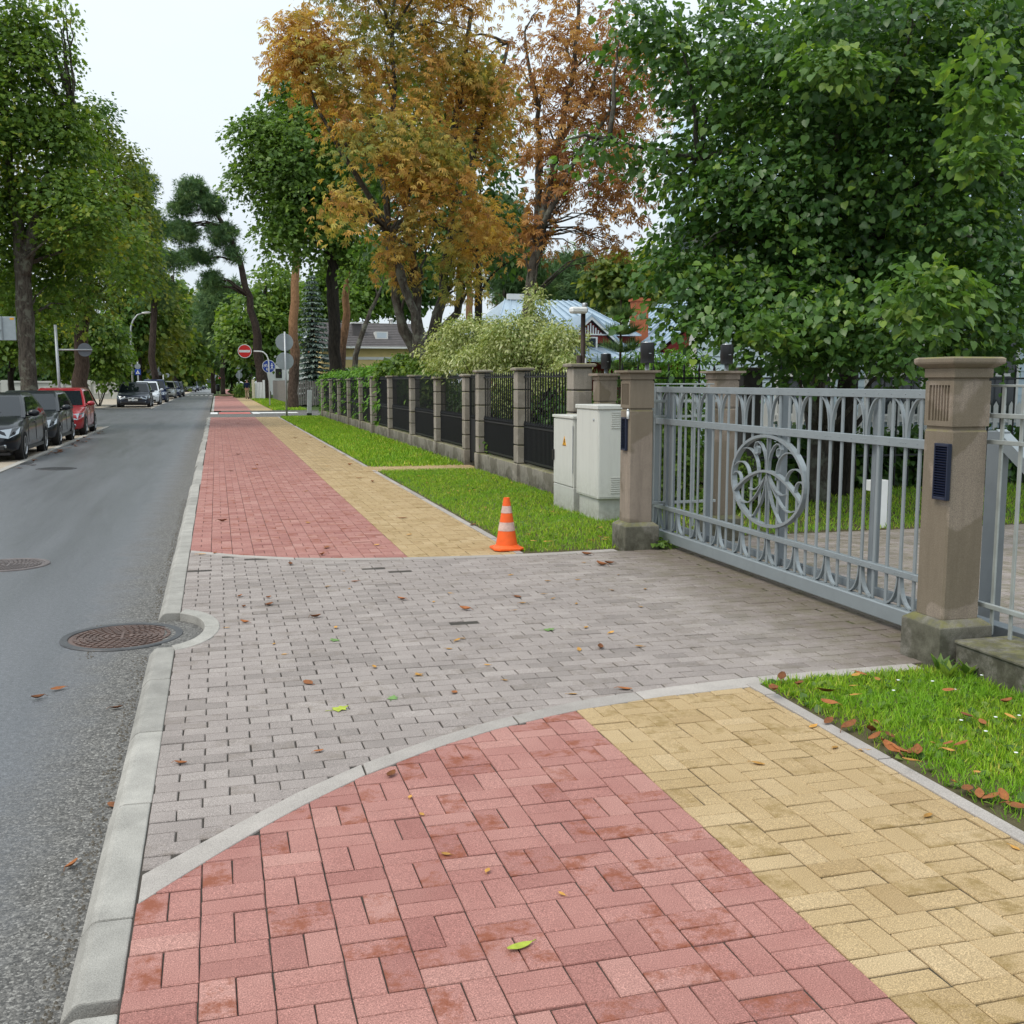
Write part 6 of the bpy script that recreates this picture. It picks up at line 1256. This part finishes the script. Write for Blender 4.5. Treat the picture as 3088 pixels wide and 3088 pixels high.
shrub('lilac_bush', 'tall bright green bush behind the disc on the arm, left of the road', tuple(gnd(300, 1225)), [B(195, 640, 45, 50, 76), B(205, 690, 32, 30, 76), B(160, 640, 40, 50, 78), B(120, 660, 45, 45, 78), B(90, 600, 40, 40, 78), B(222, 665, 16, 30, 78)], FRESH, 620, 16, 'broad', .34, .75)
shrub('clipped_hedge', 'rounded clipped dark hedge bushes on the far left pavement', tuple(gnd(320, 1192)), [B(188, 733, 20, 14, 120), B(205, 738, 16, 11, 120), B(222, 739, 9, 8, 120), B(175, 738, 12, 10, 120)], GREEN, 260, 14, 'broad', .3, .6, 0, shell=.8)
shrub('low_hedge', 'low green hedge beside the walking man', tuple(gnd(730, 1190)), [B(453, 737, 5, 12, 114), B(457, 740, 5, 10, 116), B(447, 738, 4, 10, 118), B(480, 738, 6, 11, 116)], GREEN, 200, 14, 'broad', .22, .35, 0, shell=.8)
shrub('dark_hedge', 'dark bushes filling the garden behind the white wall on the far left', (-26, 112, 0), [B(x, 690, 40, 40, 114) for x in range(-10, 260, 35)], DARKG, 420, 16, 'broad', .6, 1.2, 0)
c = gnd(1985, 1640); shrub('ground_plant', 'small weed with rounded leaves at the foot of the left gate pillar', (4.22, 9.72, 0), [(Vector((4.20, 9.70, .05)), (.13, .1, .06)), (Vector((4.35, 9.8, .03)), (.1, .08, .04))], FRESH, 26, 6, 'heart', .055, .06, 0)
# ---- grass ---------------------------------------------------------------------
GRASS = leaf_mat('grass_blade', [(0, (0.138, 0.240, 0.020)), (.5, (0.250, 0.442, 0.032)), (.9, (0.423, 0.603, 0.047)), (1, (0.750, 0.603, 0.157))], .35, .5, .3, patch=[(0, (0.124, 0.281, 0.020)), (1, (0.325, 0.562, 0.047))], pscale=1.2)
def grass(name, xs, ys, n, h, w=1.0, inside=None, weeds=0, tuft=.0):
    P = np.stack([rng.uniform(*xs, n), rng.uniform(*ys, n), np.full(n, -.004)], 1)
    if inside: P = P[inside(P[:, 0], P[:, 1])]; n = len(P)
    hh = h*(.45+.8*rng.random(n)); ax = np.stack([rng.normal(0, .42, n), rng.normal(0, .42, n), np.ones(n)], 1); nr = np.stack([rng.normal(size=n), rng.normal(size=n), np.zeros(n)+.05], 1)
    tv = TPL['blade']; TPL['blade'] = ([(x, y*w, z) for x, y, z in tv[0]], tv[1]); me = leaf_mesh(name, GRASS, P, ax, nr, hh, np.clip(rng.random(n), .001, .999), 'blade'); TPL['blade'] = tv
    o = tag(link(name, me), kind='stuff')
    if weeds:
        Q = P[rng.choice(n, weeds)]; Q[:, 2] = .008
        a = np.stack([rng.normal(size=weeds), rng.normal(size=weeds), .35+.3*rng.random(weeds)], 1)
        tag(link('clover_leaves', leaf_mesh('clover_leaves', FRESH, Q, a, np.tile([0, 0, 1.0], (weeds, 1))+rng.normal(size=(weeds, 3))*.2, .022+.03*rng.random(weeds), rng.random(weeds), 'heart')), kind='stuff')
    return o
nz2 = lambda x, y: np.sin(x*9.1+y*3.3)+np.sin(y*7.7-x*4.1)+np.sin(x*23+y*17)*.6
grass('near_grass', (2.83, 4.05), (2.2, 5.13), 34000, .045, 1.9, lambda x, y: (x > 2.825+.30*(rng.random(len(x))**1.3)*np.clip(.75+.5*nz2(x*.5, y*.6), .1, 1.6)) & (y < 5.125), 900)
grass('verge_grass', (2.84, 4.72), (9.78, 20), 44000, .048, 2.3, lambda x, y: (x > 2.825+.06*rng.random(len(x))**2*(1.5+nz2(x, y))) & ((y < 19.7) | (y > 20.5)) & (y > 9.8), 900)
grass('verge_grass', (2.84, 4.74), (20.5, 51.5), 34000, .085, 4.0)
grass('lawn_grass', (4.5, 14), (10.3, 14.3), 30000, .06, 2.4)
grass('verge_grass', (3.12, 5.1), (63.1, 104), 9000, .13, 7)
dz_ = MB()
for _ in range(14):
    x, y = random.uniform(3.2, 4.0), random.uniform(3.6, 4.9); z = random.uniform(.03, .055); dz_.lathe([(.001, 0), (.008, .002), (.009, .004), (.003, .006)], 8, (x, y, z))
tag(dz_.build('daisies', WHITE), kind='stuff')
pos = []; ax = []
for (x, y) in ((3.93, 5.04), (4.03, 4.93), (3.88, 4.9), (4.02, 4.4)):
    for k in range(7): a = 2*PI*k/7; pos.append((x, y, 0)); ax.append((math.cos(a)*.6, math.sin(a)*.6, 1.0+random.uniform(-.3, .5)))
t = thing('dandelion_plant', 'dandelion leaves standing in the grass against the base of the nearest pillar', 'weed', (0, 0, 0)); link('leaves', leaf_mesh('leaves', FRESH, np.array(pos), np.array(ax), np.tile([0, 0, 1.0], (len(pos), 1))+rng.normal(size=(len(pos), 3))*.2, np.full(len(pos), .12), rng.random(len(pos)), 'slim'), t)
# ---- fallen leaves -----------------------------------------------------------------
def dry_leaf(L_, W_, curl, seed):
    r_ = random.Random(seed); b = MB(); n = 7
    for i in range(n+1):
        u = i/n; w = W_*math.sin(PI*min(1, u*.92+.06))**.8; x = L_*(u-.5); z = curl*L_*(2*u-1)**2*.16+.003; jz = lambda: r_.uniform(-.12, .12)*W_
        b.v += [(x, -w+jz()*.3, z+curl*w*.45+abs(jz())*.5), (x+r_.uniform(-.02, .02)*L_, 0, z), (x, w+jz()*.3, z+curl*w*.7+abs(jz())*.5)]
    b.f = [q for i in range(n) for q in ((i*3, i*3+1, i*3+4, i*3+3), (i*3+1, i*3+2, i*3+5, i*3+4))]; b.a = [0.0]*len(b.f)
    b.tube([(L_*.5, 0, curl*L_*.16+.003), (L_*.72, .01, .004)], .0016, 5); return b
BRN = mat('dry_leaf_brown', (.24, .085, .026), .7, .45, 45, .3, per=.4, fine=.3); OCH = mat('dry_leaf_ochre', (.46, .235, .05), .7, .35, 45, .3, per=.3); YLF = mat('green_yellow_leaf', (.34, .40, .045), .6, .25, 40, .3, per=.15); GLF = mat('green_fallen_leaf', (.14, .25, .07), .55, .25, 40, .3, per=.15)
LM = {'brown': [dry_leaf(.10, .024, c, s_).mesh('leaf', BRN, True) for c, s_ in ((.5, 1), (.9, 2), (.3, 3), (1.2, 4))], 'ochre': [dry_leaf(.075, .018, c, s_).mesh('leaf', OCH, True) for c, s_ in ((.3, 5), (.6, 6), (.15, 7))]}
def fallen(px, py, kind, label, group, s_=1.0, z=0.0, rz=None):
    p = gnd(px, py, z); o = link('fallen_leaf', random.choice(LM[kind])); o.location = (p.x, p.y, z+.003); o.rotation_euler = (random.gauss(0, .2 if z > .01 else .07), random.gauss(0, .2 if z > .01 else .07), random.uniform(0, 6.28) if rz is None else rz); o.scale = (.82*s_*random.uniform(.75, 1.2),)*3
    return tag(o, label, 'leaf', group)
c8 = lambda x, y: (1200+x*.4141, 1600+y*.4141); c7 = lambda x, y: (520+x*.4141, 1600+y*.4141); c9 = lambda x, y: (2200+x*.4596, 1900+y*.4596)
for q in [(870, 485), (490, 580), (1475, 860), (1375, 180), (1650, 1160), (1480, 255), (1540, 245)]: fallen(*c8(*q), 'brown', 'curled brown leaf lying on the right half of the grey driveway bricks', 'brown leaves on the driveway', 1.25)
for q in [(705, 545), (525, 675), (310, 168), (1090, 180), (860, 250), (1330, 375), (490, 483), (1670, 505), (1040, 635), (990, 1115)]: fallen(*c7(*q), 'brown', 'curled brown leaf lying on the left half of the grey driveway bricks', 'brown leaves on the driveway', .95)
for q in [(820, 327), (380, 460), (260, 523), (850, 585), (905, 533), (1060, 465), (1130, 500), (470, 790), (430, 805), (370, 865), (150, 1055), (1320, 870), (1300, 538), (1560, 440), (1800, 430), (1370, 712), (1760, 848), (1550, 750), (1090, 372), (1270, 1195), (1355, 235), (1605, 325), (1770, 560), (650, 983), (780, 1095), (1310, 365)]: fallen(*c8(*q), 'ochre', 'small ochre leaf scattered on the grey driveway bricks right of the middle', 'ochre leaves on the driveway', .8)
for q in [(815, 905), (740, 830), (1190, 712), (1290, 428), (1130, 410), (1250, 300), (400, 712), (1470, 1000), (1790, 1055)]: fallen(*c7(*q), 'ochre', 'small ochre leaf scattered on the grey driveway bricks left of the middle', 'ochre leaves on the driveway', .8)
for q in [(860, 290), (340, 320), (290, 400), (655, 490), (1440, 400), (1555, 570), (1660, 610), (455, 365), (1435, 750), (1520, 755), (630, 410), (1820, 480)]: fallen(*c9(*q), 'brown', 'curled brown leaf lying in the grass right of the yellow paving', 'brown leaves in the near grass', 1.0, .045)
for q in [(650, 600), (780, 640), (955, 620), (930, 670), (960, 710), (1050, 700), (1060, 795), (1200, 800), (1240, 810), (1110, 800), (1560, 1050), (1640, 1080), (1720, 1100), (1800, 1105), (1890, 1170), (1000, 735)]: fallen(*c9(*q), 'brown', 'large crumpled brown leaf in the drift along the stone edging', 'brown leaf drift at the edging', 1.05, .016)
for q in [(810, 370), (970, 325), (820, 430), (1335, 750), (1440, 850), (1185, 865), (1620, 940), (1840, 570), (1470, 1000), (830, 300), (1430, 795)]: fallen(*c9(*q), 'ochre', 'yellowish leaf lying in the grass right of the yellow paving', 'yellow leaves in the near grass', .95, .05)
for q in [(550, 640), (880, 795), (185, 880), (1300, 1225), (690, 775), (1870, 1435)]: fallen(*c9(*q), 'ochre', 'thin ochre leaf lying on the yellow paving', 'leaves on the yellow paving', .9)
for q in [(720, 112), (650, 15), (1100, 445), (1535, 578), (860, 345)]: fallen(900+q[0]*.5176, 2400+q[1]*.5176, 'ochre', 'thin ochre leaf or stalk lying on the near red paving', 'leaves on the red paving', .55)
for q in [(115, 2107), (350, 2138), (218, 2613), (175, 2080), (345, 2432)]: fallen(*q, 'brown', 'brown leaf lying on the asphalt or against the near kerb', 'brown leaves on the road', .9, KZ+.003)
for (px, py) in [(545, 2305), (735, 1832), (810, 1804), (1370, 2090), (960, 2268), (1180, 2340)]: fallen(px, py, 'brown', 'brown leaf on the border between grey bricks and red paving', 'brown leaves by the red paving', .8)
for i in range(26): fallen(250+random.uniform(-70, 60), 0, 'brown', '', '') if False else None
for i in range(24):
    Yl = random.uniform(20, 40); o = link('fallen_leaf', random.choice(LM['brown'])); o.location = (-3.9+random.uniform(-.05, .3), Yl, KZ+.006); o.rotation_euler.z = random.uniform(0, 6); o.scale = (1.5,)*3; tag(o, 'brown leaf lying along the gutter beside the parked cars', 'leaf', 'brown leaves in the gutter')
for i in range(34):
    Yl = 10.2+36*random.random()**1.8; o = link('fallen_leaf', random.choice(LM['brown'] if i % 3 else LM['ochre'])); o.location = (random.choice((random.uniform(-.2, 2.6), 2.72+random.gauss(0, .1))), Yl, .006); o.rotation_euler.z = random.uniform(0, 6); o.scale = (1.15,)*3; tag(o, 'small dry leaf lying on the red and yellow path beyond the driveway', 'leaf', 'leaves on the far path')
for i in range(30):
    o = link('fallen_leaf', random.choice(LM['ochre'])); o.location = (random.uniform(2.95, 4.5), 9.9+12*random.random()**1.5, .05); o.rotation_euler.z = random.uniform(0, 6); o.scale = (.9,)*3; tag(o, 'yellow leaf lying in the verge grass between the cone and the wicket path', 'leaf', 'yellow leaves in the verge')
p = gnd(900+1290*.5176, 2400+890*.5176); b = dry_leaf(.085, .015, .35, 11); o = b.build('fallen_leaf', YLF, None, True, (p.x, p.y, .004)); o.rotation_euler.z = .25; tag(o, 'bright yellow green leaf lying alone on the near red paving', 'leaf')
def maple_leaf(px, py, s_, label, mt, rz):
    v, f = TPL['maple']; b = MB(); b.add([(x*s_, y*s_, abs(z)*s_*.5+.003+.1*s_*x*x) for x, y, z in v], f); b.tube([(0, 0, .003), (-.5*s_, .08*s_, .004)], .0014, 5); p = gnd(px, py); o = b.build('fallen_leaf', mt, None, False, (p.x, p.y, .002)); o.rotation_euler.z = rz; tag(o, label, 'leaf')
maple_leaf(*(1400*.7185, 1700+618*.7185), .085, 'pale green maple leaf lying on the grey bricks near the curved border', YLF, .3)
maple_leaf(1182, 2112, .06, 'small green leaf lying on the grey bricks above the curved border', GLF, 1.2)
maple_leaf(*c8(1070, 730), .075, 'blue green leaf lying in the middle of the grey driveway', GLF, .1)
maple_leaf(*c7(1200, 808), .065, 'dark green leaf lying left of the middle of the grey driveway', GLF, 2.2)
